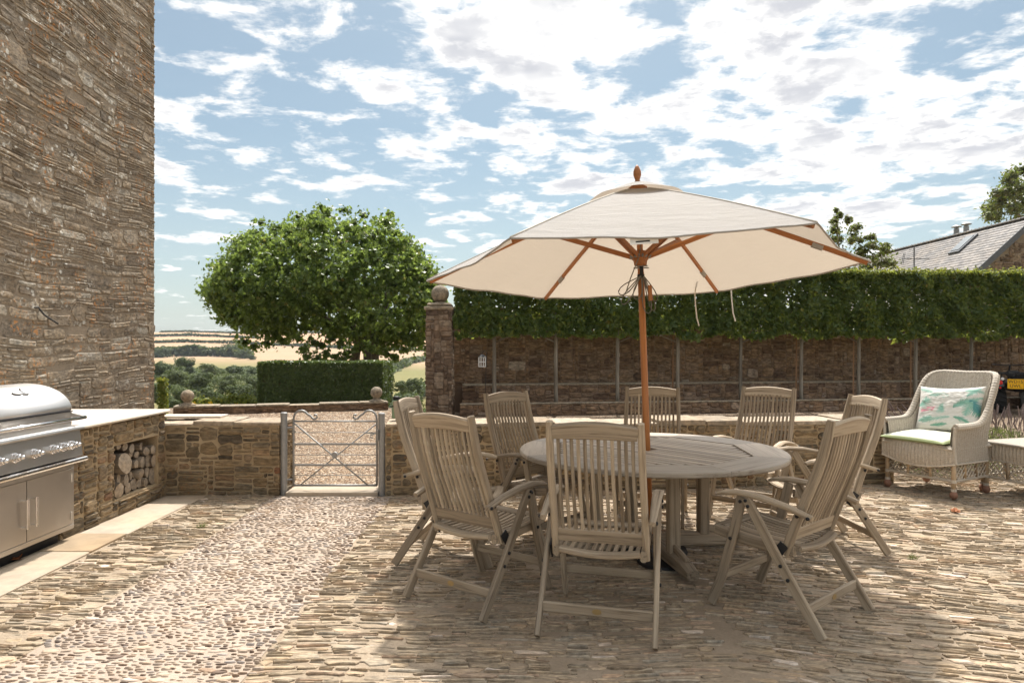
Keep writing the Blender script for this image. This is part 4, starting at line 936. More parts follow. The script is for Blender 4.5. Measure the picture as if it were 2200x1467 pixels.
far_row('leafy hedgerow running down the far hill between two fields', [(517, 620), (518, 520), (527, 440)], 4., 5., 2.6, 7)
far_row('hedgerow climbing the far slope left of the gate pier', [(835, 330), (880, 420), (925, 470)], 3., 4., 2.2, 6)
far_row('bushy field edge left of the gate pier', [(838, 150), (880, 190), (930, 230)], 3., 4.5, 1.2, 25)
def far_tree(name, label, u, vtop, Y, wpx, mat, hfac=1., n=900, lsz=None, group=None, bright=(0, 1)):
    top = px(u, vtop, Y); gz = ter(top.x, Y); rad = wpx/2/F*Y; H = max(top.z-gz, rad*1.2)
    base = Vector((top.x, Y, gz)); t = thing(name, label, 'tree', base, 0, group); b_ = MB(); b_.tube([(0, 0, -.5), (0, 0, H*.6)], rad*.09, 6, radii=[rad*.10, rad*.05]); b_.build('trunk', M['trunk'], t)
    cs = []; rs = []
    for k in range(26):
        a = random.uniform(0, 6.28); q = random.random()**.5; zf = random.random(); cs.append((math.cos(a)*q*rad*.72, math.sin(a)*q*rad*.72, H-rad*.32-zf*min(H*.75, rad*1.5)*(.3+.7*q))); rs.append(rad*random.uniform(.22, .4))
    C, N_ = clump_crown(cs, rs, n//26, .75, .75); L_ = lsz or rad*.11
    leafobj('crown', C, N_, rng.uniform(L_*.6, L_*1.2, len(C)), mat, 'clump', t, jitter=.5, bright=rng.uniform(*bright, len(C)))
FT = [('far_tree', 'large rounded dark tree in the hedge line below the big field', 423, 750, 455, 38, 'leaf_far', (0, .4)),
      ('far_tree', 'paired round trees at the foot of the dividing hedgerow', 490, 753, 450, 50, 'leaf_far', (0, .5)),
      ('far_tree', 'bushy tree right of the paired trees below the hedgerow', 520, 760, 430, 36, 'leaf_far', (.1, .6)),
      ('far_tree', 'small round tree standing out against the far field', 540, 769, 420, 22, 'leaf_far', (0, .4)),
      ('far_tree', 'low dark tree beside the barn corner below the big field', 350, 757, 440, 40, 'leaf_far', (0, .4)),
      ('far_tree', 'pale crowned tree at the top of the valley wood', 392, 763, 330, 40, 'leaf_far', (.5, 1))]
for a in FT: far_tree(a[0], a[1], a[2], a[3], a[4], a[5], M[a[6]], n=2200, bright=a[7])
# the wood in the valley: front crowns one can pick out are trees, the mass behind is one wood
VW = [(352, 772, 130, 56, (.1, .6), 'dark rounded tree at the top left of the valley wood'), (400, 765, 170, 44, (0, .5), 'tall dark tree in the upper left of the valley wood'), (450, 776, 165, 46, (.5, 1), 'light crowned tree in the upper middle of the valley wood'),
      (505, 782, 160, 48, (.1, .6), 'rounded green tree in the upper right of the valley wood'), (545, 788, 150, 36, (.0, .5), 'flat topped pine at the right of the valley wood'), (375, 790, 105, 62, (.3, .9), 'broad green tree in the left middle of the valley wood'),
      (430, 796, 100, 60, (.2, .7), 'olive green tree in the centre of the valley wood'), (485, 802, 95, 62, (.3, .9), 'wide spreading tree right of centre in the valley wood'), (548, 806, 90, 56, (.3, .8), 'wide low tree nearest the hedge block in the valley wood'),
      (345, 815, 75, 60, (0, .5), 'dark tree next to the barn in the front of the valley wood'), (400, 830, 62, 60, (.1, .6), 'brownish tree at the front left of the valley wood'), (455, 826, 66, 60, (.2, .7), 'green tree at the front middle of the valley wood'), (515, 822, 70, 64, (.2, .7), 'rounded tree at the front right of the valley wood'), (565, 830, 60, 50, (.0, .5), 'shadowed tree behind the left end of the hedge block'), (365, 850, 48, 50, (.1, .6), 'nearest dark tree of the valley wood left of the stone ball'),
      (858, 815, 75, 34, (.3, .8), 'small pale green tree seen left of the gate pier'), (888, 806, 95, 44, (.2, .7), 'bushy tree on the slope left of the gate pier')]
for (u, v, Y, wp, br, lb) in VW: far_tree('wood_tree', lb, u, v, Y, wp, M['leaf_far'], n=3600, group='trees of the valley wood', bright=br)
Cs, Ns, Ss = [], [], []
for k in range(120):
    u = random.uniform(270, 640); Y = random.uniform(60, 340); vt = np.interp(Y, [60, 100, 160, 250, 340], [850, 806, 786, 776, 770])+random.uniform(4, 16); top = px(u, vt, Y); rad = random.uniform(18, 30)/F*Y
    d_ = sphere_pts(620); d_[:, 2] = np.abs(d_[:, 2])*1.0-.25; Cs.append(np.array(top)-np.array([0, 0, rad*.8])+d_*rad*np.array([1, 1, .8])); Ns.append(d_); Ss.append(np.full(620, rad*.12))
C = np.concatenate(Cs); o = leafobj('valley_wood', C, np.concatenate(Ns)+np.array([0, 0, .4]), np.concatenate(Ss)*rng.uniform(.6, 1.2, len(C)), M['leaf_far'], 'clump', bright=np.repeat(rng.random(120)*.7, 620)+rng.random(len(C))*.35)
put(o, None, 'mass of green trees filling the valley beyond the terrace', 'wood', kind='stuff')
# ================================================================== OBJECTS
# --- dining table
def table():
    C = Vector((.985, 4.86, 0)); t = thing('dining_table', 'round slatted weathered teak table under the parasol', 'table', C); Rr, zt, th = .93, .735, .032
    a0 = R(22.5-49); ri = .70                                        # inner edge of the rim is an octagon, slats run at -49 degrees
    for k in range(8):
        b_ = MB(); n = 8; g0 = a0+R(45*k)+.0015; g1 = a0+R(45*(k+1))-.0015; ring = []
        I0 = Vector((math.cos(g0), math.sin(g0), 0))*ri; I1 = Vector((math.cos(g1), math.sin(g1), 0))*ri
        vs = []; gs = []
        for i in range(n+1):
            g = g0+(g1-g0)*i/n; o_ = Vector((math.cos(g), math.sin(g), 0)); p_in = I0.lerp(I1, i/n)
            for (rr, z) in ((Rr-.006, zt), (Rr, zt-.006), (Rr, zt-th+.006), (Rr-.006, zt-th)): vs.append(o_*rr+Vector((0, 0, z)))
            vs.append(p_in+Vector((0, 0, zt-th))); vs.append(p_in+Vector((0, 0, zt)))
        for v in vs: 
            e = (I1-I0).normalized(); gs.append((v.dot(e)+k*3, v.dot(e.cross(Vector((0, 0, 1)))), v.z))
        fs = [(i*6+q, i*6+(q+1) % 6, i*6+6+(q+1) % 6, i*6+6+q) for i in range(n) for q in range(6)]; fs = [f[::-1] for f in fs]+[(0, 1, 2, 3, 4, 5), tuple(n*6+q for q in (5, 4, 3, 2, 1, 0))]
        b_.add(vs, fs, gs, random.random()); b_.build('rim_segment', M['teak_top'], t)
    ap = ri*math.cos(R(22.5)); e = Vector((math.cos(R(-49)), math.sin(R(-49)), 0)); f_ = Vector((-e.y, e.x, 0)); wsl = .050; gap = .0125; k = 0
    half = ri*math.sin(R(22.5))
    def ext(s): s = abs(s); return ap if s <= half else ap-(s-half)
    rows = int((ap*2)/(wsl+gap)); s = -ap+.004
    for k in range(rows):
        s0 = -ap+.006+k*(2*ap-.012)/rows; s1 = s0+(2*ap-.012)/rows-gap; sm = (s0+s1)/2; wid = s1-s0; L = min(ext(s0), ext(s1))-.003; mid = abs(sm) < .06
        segs = [(-L, L)] if abs(sm) > .05 else [(-L, -.035), (.035, L)]
        for (p_, q_) in segs:
            b_ = MB(); b_.bar([e*p_+f_*sm+Vector((0, 0, zt-.0135)), e*q_+f_*sm+Vector((0, 0, zt-.0135))], wid, .022, c=.12); b_.build('slat', M['teak_top'], t)
    # frame under the top, four posts, crossed feet
    for g in (-49, 41, -4, 86):
        e2 = Vector((math.cos(R(g)), math.sin(R(g)), 0)); b_ = MB()
        for sg in (-1, 1): b_.bar([e2*.05*sg+Vector((0, 0, .68)), e2*.72*sg+Vector((0, 0, .68))], .05, .045)
        b_.build('bearer', M['teak'], t)
    for g in (10, 100):
        e2 = Vector((math.cos(R(g)), math.sin(R(g)), 0)); b_ = MB()
        P = [e2*-.70+Vector((0, 0, .06)), e2*-.60+Vector((0, 0, .075)), e2*-.15+Vector((0, 0, .085)), e2*.15+Vector((0, 0, .085)), e2*.60+Vector((0, 0, .075)), e2*.70+Vector((0, 0, .06))]
        if g == 100: P = [p_+Vector((0, 0, .002)) for p_ in P]
        b_.bar(P, .085, .10, scales=[(.9, .62), (1, .95), (1, 1), (1, 1), (1, .95), (.9, .62)]); b_.build('foot', M['teak'], t)
        for sg in (-1, 1):
            b_ = MB(); c = e2*.40*sg; b_.bar([c+Vector((0, 0, .12)), c+Vector((0, 0, .66))], .075, .075, up=e2, c=.1); b_.build('leg', M['teak'], t)
            b_ = MB(); b_.bar([c*1.03+Vector((0, 0, .16)), e2*.62*sg+Vector((0, 0, .12))], .03, .05); b_.build('brace', M['teak'], t)
    return t
table()

# --- folding teak chairs
def chair():
    t = thing('folding_chair', 'x', 'chair'); T = M['teak']
    def bp(s): # point on the back line, s 0..1 from bottom to top, gentle S curve
        y = -.115-.235*s-.014*math.sin(math.pi*s)+.008*math.sin(2*math.pi*s); return y, .37+.715*s
    def part(nm, b_): return b_.build(nm, T, t)
    for sx in (-1, 1):
        b_ = MB(); b_.bar([(sx*(.235-.012*s/8.), *bp(s/8)) for s in range(9)], .034, .050, up=(0, 1, 0), c=.3, scales=[(1, .85)]+[(1, 1)]*7+[(.92, .75)]); st_ = part('stile', b_)
        y, z = bp(.30); b_ = MB(); b_.lathe([(.0095, 0), (.0095, .006), (.004, .009)], (sx*.253, y-.0, z), 8, axis=(sx, 0, 0)); b_.build('bolt', M['bolt'], st_)
        y, z = bp(.04); b_ = MB(); b_.bar([(sx*.262, y+.0, z+.03), (sx*.262, y+.055, z-.05)], .05, .006, up=(1, 0, 0)); b_.build('hinge_plate', M['bolt'], st_)
    # top rail, arched
    y, z = bp(.955); b_ = MB(); n = 10; P = [(-.208+.416*i/n, y-.012*math.sin(math.pi*i/n), z-.02+.013*math.sin(math.pi*i/n)) for i in range(n+1)]
    dirb = Vector((0, -.31, 1)).normalized(); b_.bar(P, .026, .085, up=dirb, c=.3, scales=[(1, .86+.22*math.sin(math.pi*i/n)) for i in range(n+1)]); part('top_rail', b_)
    y, z = bp(.155); b_ = MB(); b_.bar([(-.216, y, z), (.216, y, z)], .024, .075, up=dirb); part('bottom_rail', b_)
    for i in range(12):
        x = -.183+.366*i/11; b_ = MB(); b_.bar([(x*1.03 if s < 4 else x, bp(.19+.72*s/8)[0]-.010*math.sin(math.pi*s/8)*(1-(x/.21)**2), bp(.19+.72*s/8)[1]) for s in range(9)], .017, .015, up=(0, 1, 0), c=.2); part('back_slat', b_)
    # seat
    zs = lambda y: .405+.028*(y+.15)/.45-.012*math.sin(math.pi*min(1, max(0, (y+.15)/.45)))
    for sx in (-1, 1):
        b_ = MB(); b_.bar([(sx*.222, y, zs(y)-.012) for y in (-.16, -.05, .1, .22, .30)], .032, .055, c=.25); part('seat_rail', b_)
    b_ = MB(); n = 8; P = [(-.205+.41*i/n, .285+.018*math.sin(math.pi*i/n), zs(.28)+.004-.010*math.sin(math.pi*i/n)) for i in range(n+1)]; b_.bar(P, .07, .026, c=.35); part('front_bar', b_)
    b_ = MB(); P = [(-.205+.41*i/n, -.165-.010*math.sin(math.pi*i/n), zs(-.15)+.002-.016*math.sin(math.pi*i/n)) for i in range(n+1)]; b_.bar(P, .055, .030, c=.3); part('rear_bar', b_)
    for i in range(11):
        x = -.19+.38*i/10; b_ = MB(); b_.bar([(x, y, zs(y)+.006-.012*(1-(x/.2)**2)) for y in (-.14, -.06, .03, .12, .20, .255)], .022, .014, c=.2); part('seat_slat', b_)
    for sx in (-1, 1):
        b_ = MB(); b_.bar([(sx*.272, -.275, .590), (sx*.275, -.15, .628), (sx*.278, .0, .655), (sx*.28, .12, .662), (sx*.28, .21, .650), (sx*.28, .245, .638)], .052, .028, c=.35, scales=[(.62, .95), (.8, 1), (1, 1.05), (1.1, 1), (1.12, .9), (.9, .6)]); ar = part('armrest', b_)
        b_ = MB(); b_.lathe([(.0095, 0), (.0095, .006), (.004, .009)], (sx*.290, -.262, .592), 8, axis=(sx, 0, 0)); b_.build('bolt', M['bolt'], ar)
        b_ = MB(); b_.bar([(sx*.262, .115, .640), (sx*.262, .16, .45), (sx*.262, .245, .16), (sx*.262, .305, .012)], .026, .052, up=(0, 1, 0), c=.2); lf = part('leg', b_)
        for (y, z) in ((.118, .612), (.178, .40)): b_ = MB(); b_.lathe([(.0095, 0), (.0095, .006), (.004, .009)], (sx*.2755, y, z), 8, axis=(sx, 0, 0)); b_.build('bolt', M['bolt'], lf)
        b_ = MB(); b_.bar([(sx*.288, .075, .640), (sx*.288, -.10, .36), (sx*.288, -.335, .012)], .026, .052, up=(0, 1, 0), c=.2); lr = part('leg', b_)
        for (y, z) in ((.058, .60), (.072, .628), (-.125, .325), (-.165, .262)): b_ = MB(); b_.lathe([(.0095, 0), (.0095, .006), (.004, .009)], (sx*.3015, y, z), 8, axis=(sx, 0, 0)); b_.build('bolt', M['bolt'], lr)
    b_ = MB(); b_.bar([(-.248, .255, .17), (.248, .255, .17)], .022, .045); part('stretcher', b_)
    b_ = MB(); b_.bar([(-.274, -.255, .135), (.274, -.255, .135)], .022, .050); s_ = part('stretcher', b_)
    b_ = MB(); n = 16; vs = [(.024*math.cos(2*math.pi*i/n), -.2685, .135+.014*math.sin(2*math.pi*i/n)) for i in range(n)]; vs2 = [(x, y+.004, z) for x, y, z in vs]; b_.add(vs+vs2, [tuple(range(n))]+[(i, (i+1) % n, n+(i+1) % n, n+i) for i in range(n)]); b_.build('badge', M['brass'], s_)
    return t
proto = chair(); used = False
CH = [((.49, 3.65), 15, 'front folding teak chair seen squarely from behind, nearest the camera'),
      ((-.177, 4.015), 38, 'folding teak chair at the left front of the table, seen from behind'),
      ((-.40, 4.76), 100, 'leftmost folding teak chair, facing right, closest to the gate'),
      ((.20, 5.22), 135, 'folding teak chair at the back left, facing the camera before the low wall'),
      ((1.17, 5.76), 194, 'folding teak chair directly behind the parasol pole, facing the camera'),
      ((2.06, 5.83), 221, 'folding teak chair at the back right of the table against the low wall'),
      ((1.525, 3.80), -41, 'folding teak chair at the right front of the table, seen from behind'),
      ((2.27, 5.02), 268, 'rightmost folding teak chair, partly behind the right front chair')]
for i, ((x, y), a, lb) in enumerate(CH):
    o = proto if i == 0 else copy_tree(proto)
    o.location = (x, y, .012); o.rotation_euler = (0, 0, R(-a)); o['label'] = lb; o['category'] = 'chair'; o['group'] = 'folding teak chairs around the table'

# --- parasol
def parasol():
    t = thing('parasol', 'large cream canvas parasol with an orange brown wooden pole through the table', 'parasol', (.983, 4.832, 0))
    dirv = Vector((-.026, .052, 1)).normalized(); t.rotation_euler = Vector((0, 0, 1)).rotation_difference(dirv).to_euler()
    RR, zr, zp = 1.58, 2.01, 2.62; rot = R(-6.5)
    prof = lambda q: zp-(zp-zr)*(q**1.12)
    b_ = MB()
    def cpt(k, a, q, shrink=0.):
        g0, g1 = rot+R(60*k), rot+R(60*(k+1)); e0, e1 = Vector((math.cos(g0), math.sin(g0), 0)), Vector((math.cos(g1), math.sin(g1), 0))
        r_ = RR*q; v = (e0*(1-a)+e1*a)*r_; bow = math.sin(math.pi*a); v *= 1-.022*bow*q**2
        z = prof(q)-.030*bow*q*(1-.35*q)+.004*math.sin(a*19+k*2)*q*q*bow*(q > .5)+.010*math.exp(-((a-.07)/.035)**2)*math.sin(q*40+k)*max(0, q-.55)+.010*math.exp(-((a-.93)/.035)**2)*math.sin(q*37+k*3)*max(0, q-.55)-.008*math.sin(a*7+k)*q**3*bow
        return Vector((v.x, v.y, z))
    nA, nQ = 16, 18
    for k in range(6):
        b2 = MB(); b2.grid(lambda a, q: cpt(k, a, .06+.94*q), nA, nQ); 
        o = b2.build('canopy_panel', M['canvas'], t, smooth=True)
        P = [cpt(k, a/nA, 1.)+Vector((0, 0, -.004)) for a in range(nA+1)]; b3 = MB(); b3.tube(P, .006, 6); b3.build('hem', M['canvas'], o, smooth=True)
    b2 = MB()
    def vent(a, q):
        k = min(5, int(a*6)); f_ = a*6-k; e0, e1 = [Vector((math.cos(rot+R(60*(k+m))), math.sin(rot+R(60*(k+m))), 0)) for m in (0, 1)]
        v = (e0*(1-f_)+e1*f_)*(.03+.33*q); bow = math.sin(math.pi*f_); return Vector((v.x, v.y, zp+.040-.125*q**1.15+.022*bow*q*q))
    b2.grid(vent, 60, 8, closed_u=True); b2.build('vent_cap', M['canvas'], t, smooth=True)
    Wd = M['oiled']
    b2 = MB(); b2.tube([(0, 0, .03), (0, 0, 2.0)], .024, 16); b2.tube([(0, 0, 1.9), (0, 0, 2.65)], .022, 12); b2.build('pole', Wd, t, smooth=True)
    b2 = MB(); b2.lathe([(.02, 2.64), (.024, 2.665), (.016, 2.675), (.019, 2.685), (.029, 2.715), (.028, 2.74), (.015, 2.775), (.003, 2.79)], n=16); b2.build('finial', Wd, t, smooth=True)
    b2 = MB(); b2.lathe([(.034, 2.045), (.046, 2.055), (.050, 2.085), (.060, 2.095), (.060, 2.14), (.045, 2.155)], n=12); hub = b2.build('runner', Wd, t)
    b2 = MB(); b2.lathe([(.05, 2.56), (.07, 2.57), (.07, 2.62), (.04, 2.64)], n=12); b2.build('top_hub', Wd, t)
    for k in range(6):
        g = rot+R(60*k); e = Vector((math.cos(g), math.sin(g), 0)); side = Vector((-e.y, e.x, 0))
        P = [e*(RR*q)+Vector((0, 0, prof(q)-.020)) for q in (.05, .3, .55, .8, .985)]; b2 = MB(); b2.bar(P, .020, .034, c=.2); rb = b2.build('rib', Wd, t)
        b2 = MB(); P2 = [e*(RR*q)+Vector((0, 0, prof(q)-.028)) for q in (.755, .80)]; b2.bar(P2, .028, .040, c=.3); b2.build('canvas_pocket', M['canvas'], rb)
        q = .44; b2 = MB()
        for sg in (-1, 1): b2.bar([e*.062+side*.016*sg+Vector((0, 0, 2.115)), e*(RR*q)+side*.016*sg+Vector((0, 0, prof(q)-.045))], .010, .030, c=.15)
        b2.build('strut', Wd, t)
        b2 = MB(); b2.lathe([(.013, -.026), (.013, .026)], e*.064+Vector((0, 0, 2.115)), 10, axis=side); b2.build('hinge_pin', M['galv'], hub)
    for k in range(6):
        b2 = MB(); b2.tube([cpt(k, 0, q/12)+Vector((0, 0, .003)) for q in range(1, 13)], .005, 6); b2.build('seam', M['tape'], t, smooth=True)
    # pin with black strap, coiled cord and toggle, label
    b2 = MB(); b2.tube([(-.055, -.02, 2.03), (.055, -.02, 2.03)], .005, 6); b2.tube([(-.045, -.026, 2.043), (.045, -.026, 2.043)], .005, 6); b2.build('locking_pin', M['galv'], t)
    b2 = MB(); b2.bar([(0, -.027, 2.045), (0, -.028, 1.965)], .026, .006, up=(0, 1, 0)); b2.lathe([(.0265, 1.955), (.0265, 1.985)], n=12); b2.build('strap', M['black'], t)
    b2 = MB(); b2.tube([(.004, -.03, 2.24), (-.004, -.055, 2.17), (-.03, -.062, 2.08), (-.085, -.045, 1.95), (-.115, -.04, 1.865), (-.10, -.04, 1.855), (-.06, -.04, 1.90), (-.01, -.035, 1.97)], .0042, 6)
    for (a, w_, h_, x0) in ((-.9, .045, .20, -.01), (-.6, .04, .24, -.012), (-.25, .045, .17, -.005), (.1, .045, .27, .01), (.25, .03, .26, .014), (.42, .035, .2, .014)):
        P = []
        for i in range(15):
            g = 2*math.pi*i/14; lx, lz = w_*math.sin(g)*(.55-.45*math.cos(g)), -h_*(1-math.cos(g))/2
            P.append((x0+lx*math.cos(a)-lz*math.sin(-a)*-1*1., -.036-.006*math.sin(g), 1.968+lz*math.cos(a)+lx*math.sin(a)))
        b2.tube(P, .0042, 6)
    b2.build('cord', M['rope'], t, smooth=True)
    b2 = MB(); b2.bar([(.052, -.04, 1.90), (.055, -.04, 1.79)], .028, .024, up=(0, 1, 0)); b2.build('toggle', Wd, t)
    pl = cpt(4, .45, 1.); b2 = MB(); b2.bar([pl+Vector((-.075, .02, -.018)), pl+Vector((.075, .012, -.014))], .003, .032); tg = b2.build('maker_label', M['white'], t)
    b2 = MB(); b2.bar([pl+Vector((-.045, .0165, -.019)), pl+Vector((.03, .0125, -.0155))], .0012, .008); b2.build('label_print', M['bolt'], tg)
    for (u, v, dx_) in ((1493, 632, -.006), (1571, 622, .012)):
        p0 = px(u, v, 6.25); p1 = px(u, v-40, 6.15); m_ = t.matrix_basis.inverted() if False else None
        L_ = lambda p_: (Matrix.Translation(t.location) @ t.rotation_euler.to_matrix().to_4x4()).inverted() @ p_
        b2 = MB(); pts = [px(u+4, v-40, 6.1), px(u, v, 6.2), px(u+1, v+20, 6.2), px(u+4, v+50, 6.2), px(u+9, v+68, 6.2)]; b2.bar([L_(p_) for p_ in pts], .012, .002, up=(0, 1, 0)); b2.build('tie_tape', M['tape'], t)
    return t
bpy.context.view_layer.update()
parasol()
pb = thing('parasol_stand', 'flat dark plastic parasol base on the ground under the table', 'base', (.99, 4.84, .012)); b_ = MB()
b_.lathe([(.24, 0), (.25, .012), (.24, .03), (.12, .045), (.04, .05), (.035, .13)], n=28); b_.build('weight', M['black'], pb, smooth=False)
b_ = MB(); c = gnd(1425, 1215)-Vector((.99, 4.84, 0)); b_.lathe([(.10, 0), (.17, .004), (.165, .022), (.04, .028)], (c.x, c.y+.02, 0), 24); b_.build('foot_pad', M['black'], pb)

# --- gate
def gate():
    t = thing('garden_gate', 'low galvanised metal gate with crossed bars and scrolled tops', 'gate', (-1.74, 6.72, 0)); G = M['galv']
    xl, xr = -.41, .41; zb, zt = .095, .725
    def tubep(nm, P, r_, n=8, par=t): b_ = MB(); b_.tube(P, r_, n); return b_.build(nm, G, par, smooth=True)
    for sg, x in ((1, xl), (-1, xr)):
        sc = [(x, 0, zb), (x, 0, .5), (x, 0, zt)]
        for k in range(1, 9): a = R(180-k*18); sc.append((x+sg*(.075+.075*math.cos(a)), 0, zt+.02+.085*math.sin(a)))
        sc += [(x+sg*.165, 0, zt+.055), (x+sg*.19, 0, zt+.025), (x+sg*.215, 0, zt+.022), (x+sg*.232, 0, zt+.04), (x+sg*.228, 0, zt+.062), (x+sg*.212, 0, zt+.066), (x+sg*.204, 0, zt+.052)]
        tubep('stile', sc, .0105, 10)
    tubep('rail', [(xl, 0, zb), (xr, 0, zb)], .011); tubep('rail', [(xl, 0, zt), (xr, 0, zt)], .008)
    for z in (.50, .295): b_ = MB(); b_.bar([(xl, 0, z), (xr, 0, z)], .008, .021); b_.build('rail', G, t)
    for z in (.615, .395, .195): tubep('rod', [(xl, 0, z), (xr, 0, z)], .0035, 6)
    tubep('brace', [(xl, -.012, zt-.01), (xr-.08, -.012, zb)], .0075); tubep('brace', [(xr, .012, zt-.02), (xl+.06, .012, zb)], .006)
    b_ = MB(); b_.lathe([(.03, -.02), (.03, .02)], (-.005, 0, .395), 8, axis=(0, 1, 0)); b_.build('centre_boss', G, t)
    b_ = MB(); b_.bar([(xr-.11, -.02, .612), (xr+.06, -.02, .605)], .006, .012); b_.tube([(xr-.02, -.02, .60), (xr-.06, -.025, .59), (xr-.065, -.025, .57), (xr-.03, -.02, .565)], .006, 6); b_.build('latch', G, t)
    for z in (.66, .15): b_ = MB(); b_.tube([(xl-.06, 0, z), (xl, 0, z+.004)], .009, 6); b_.build('hinge', G, t)
    for x, lb in ((-2.238, 'round grey steel gate post on the hinge side, left of the gate'), (-1.272, 'grey steel gate post on the latch side, right of the gate')):
        p_ = thing('gate_post', lb, 'post', (x, 6.70 if x < -2 else 6.66, 0), 0, 'gate posts'); b_ = MB(); b_.lathe([(.032, 0), (.032, .80), (.028, .806)], n=18); b_.build('shaft', G, p_, smooth=False)
        b_ = MB(); b_.lathe([(.033, .785), (.034, .807), (.026, .815)], n=18); b_.build('cap', G, p_)
        if x > -2: b_ = MB(); b_.box((-.03, -.02, .60), (.012, .05, .10)); b_.build('latch_plate', G, p_)
gate()

# --- grill
def grill():
    t = thing('gas_grill', 'stainless steel built-in gas grill with domed lid, knobs and two cabinet doors', 'grill', (-3.3, 4.64, 0)); Y0, Y1 = -.52, .495; St = M['steel']
    def ext(nm, prof, y0, y1, mat, par=t, smooth=False):       # profile in (x,z) pulled along y
        b_ = MB(); k = len(prof); vs = [(x, y0, z) for x, z in prof]+[(x, y1, z) for x, z in prof]
        fs = [(i, (i+1) % k, k+(i+1) % k, k+i) for i in range(k)]+[tuple(range(k-1, -1, -1)), tuple(range(k, 2*k))]; b_.add(vs, fs); return b_.build(nm, mat, par, smooth)
    cab = ext('cabinet', [(-.55, .10), (-.004, .10), (-.004, .59), (-.55, .59)], Y0, Y1, M['steel_door'])
    b_ = MB(); b_.box((-.30, -.01, .05), (.44, .90, .10)); b_.build('plinth', M['black'], t)
    # face frame
    for (y0, y1, z0, z1) in ((Y0, Y1, .10, .135), (Y0, Y1, .555, .59), (Y0, Y0+.03, .135, .555), (Y1-.03, Y1, .135, .555)):
        b_ = MB(); b_.box((.0, (y0+y1)/2, (z0+z1)/2), (.010, y1-y0-.001, z1-z0-.001), bev=.002); b_.build('frame_rail', M['steel_door'], cab)
    for (y0, y1, hy) in ((Y0+.033, -.014, -.05), (-.008, Y1-.033, .035)):
        b_ = MB(); b_.box((.002, (y0+y1)/2, .345), (.014, y1-y0, .414), bev=.003); d_ = b_.build('door', M['steel_door'], t)
        b_ = MB(); b_.bar([(.046, hy, .235), (.046, hy, .435)], .022, .010, up=(1, 0, 0), c=.15)
        for z in (.245, .425): b_.bar([(.008, hy, z), (.046, hy, z)], .014, .010, c=.1)
        b_.build('handle', M['chrome'], d_)
        yh = y0+.004 if hy < 0 else y1-.004
        for z in (.20, .485): b_ = MB(); b_.tube([(.012, yh, z-.03), (.012, yh, z+.03)], .008, 8); b_.build('hinge', St, d_)
    # bull nose shelf, control panel, drip lip
    ext('shelf', [(-.20, .600), (.07, .600), (.088, .606), (.095, .617), (.093, .630), (.080, .637), (-.20, .640)], Y0-.01, Y1+.03, M['chrome'])
    cp_ = ext('control_panel', [(-.30, .645), (.062, .645), (.040, .835), (-.30, .835)], Y0, Y1+.015, St)
    ext('panel_lip', [(-.30, .838), (.055, .838), (.066, .842), (.070, .852), (.066, .862), (.05, .870), (-.30, .876)], Y0-.01, Y1+.03, St)
    for y in (-.33, -.184, 0., .186, .30, .395):
        z = .735; b_ = MB(); ax = Vector((.99, 0, .115)); x0 = .052
        b_.lathe([(.034, -.004), (.034, .006), (.029, .008), (.027, .022), (.022, .024), (.022, .042), (.018, .046)], (x0, y, z), 20, axis=ax); kn = b_.build('knob', M['chrome'], cp_, smooth=False)
        b_ = MB(); b_.lathe([(.014, 0), (.016, .010), (.012, .022), (.004, .027)], Vector((x0, y, z))+ax*.044, 14, axis=ax); b_.build('knob_tip', M['chrome'], kn, smooth=True)
    # lower hood body and domed lid
    ext('hood_base', [(-.50, .874), (.0, .874), (.002, .975), (-.50, .975)], Y0+.02, Y1-.02, St)
    arc = [(-.005+.0, .985)]+[(-.335+.335*math.cos(R(a)), .985+.20*math.sin(R(a))) for a in range(6, 92, 6)]+[(-.40, 1.183), (-.48, 1.172), (-.52, 1.15), (-.54, .985)]
    b_ = MB(); k = len(arc); vs = []
    for y in (Y0+.01, Y1-.016, Y1-.008): 
        s_ = .985 if y == Y1-.008 else 1.
        for (x, z) in arc: vs.append((-.27+(x+.27)*s_, y, .985+(z-.985)*s_))
    b_.add(vs, [(r_*k+i, r_*k+(i+1) % k, r_*k+k+(i+1) % k, r_*k+k+i) for r_ in (0, 1) for i in range(k)]+[tuple(range(k-1, -1, -1)), tuple(2*k+i for i in range(k))]); lid = b_.build('lid', M['lid'], t)
    for p_ in lid.data.polygons: p_.use_smooth = len(p_.vertices) == 4
    ext('lid_rim', [(-.52, .977), (.006, .977), (.006, .983), (-.52, .983)], Y0+.012, Y1-.012, M['bolt'])
    b_ = MB(); b_.tube([(.078, Y0, .930), (.078, Y1+.02, .930)], .013, 12); hd = b_.build('handle', M['chrome'], t, smooth=True)
    for y in (Y0+.03, Y1-.03): b_ = MB(); b_.bar([(.0, y, .955), (.078, y, .934)], .012, .030, c=.1); b_.build('handle_bracket', St, hd)
    ax = Vector((math.cos(R(52)), 0, math.sin(R(52)))); c = Vector((-.335+.345*math.cos(R(50)), .10, .985+.205*math.sin(R(50)))); b_ = MB(); b_.lathe([(.034, 0), (.036, .010), (.030, .016)], c+Vector((0, .03, 0)), 20, axis=ax); b_.build('thermometer', M['chrome'], lid)
    b_ = MB(); q = Vector((0, 0, 1)).rotation_difference(ax)
    pts = [c+q@Vector((.022*math.cos(a), -.03+.05*math.sin(a)*1.1, z)) for z in (.001, .009) for a in [2*math.pi*i/16 for i in range(16)]]
    b_.add(pts, [tuple(range(15, -1, -1)), tuple(range(16, 32))]+[(i, (i+1) % 16, 16+(i+1) % 16, 16+i) for i in range(16)]); b_.build('badge_plate', M['galv'], lid)
    return t
grill()

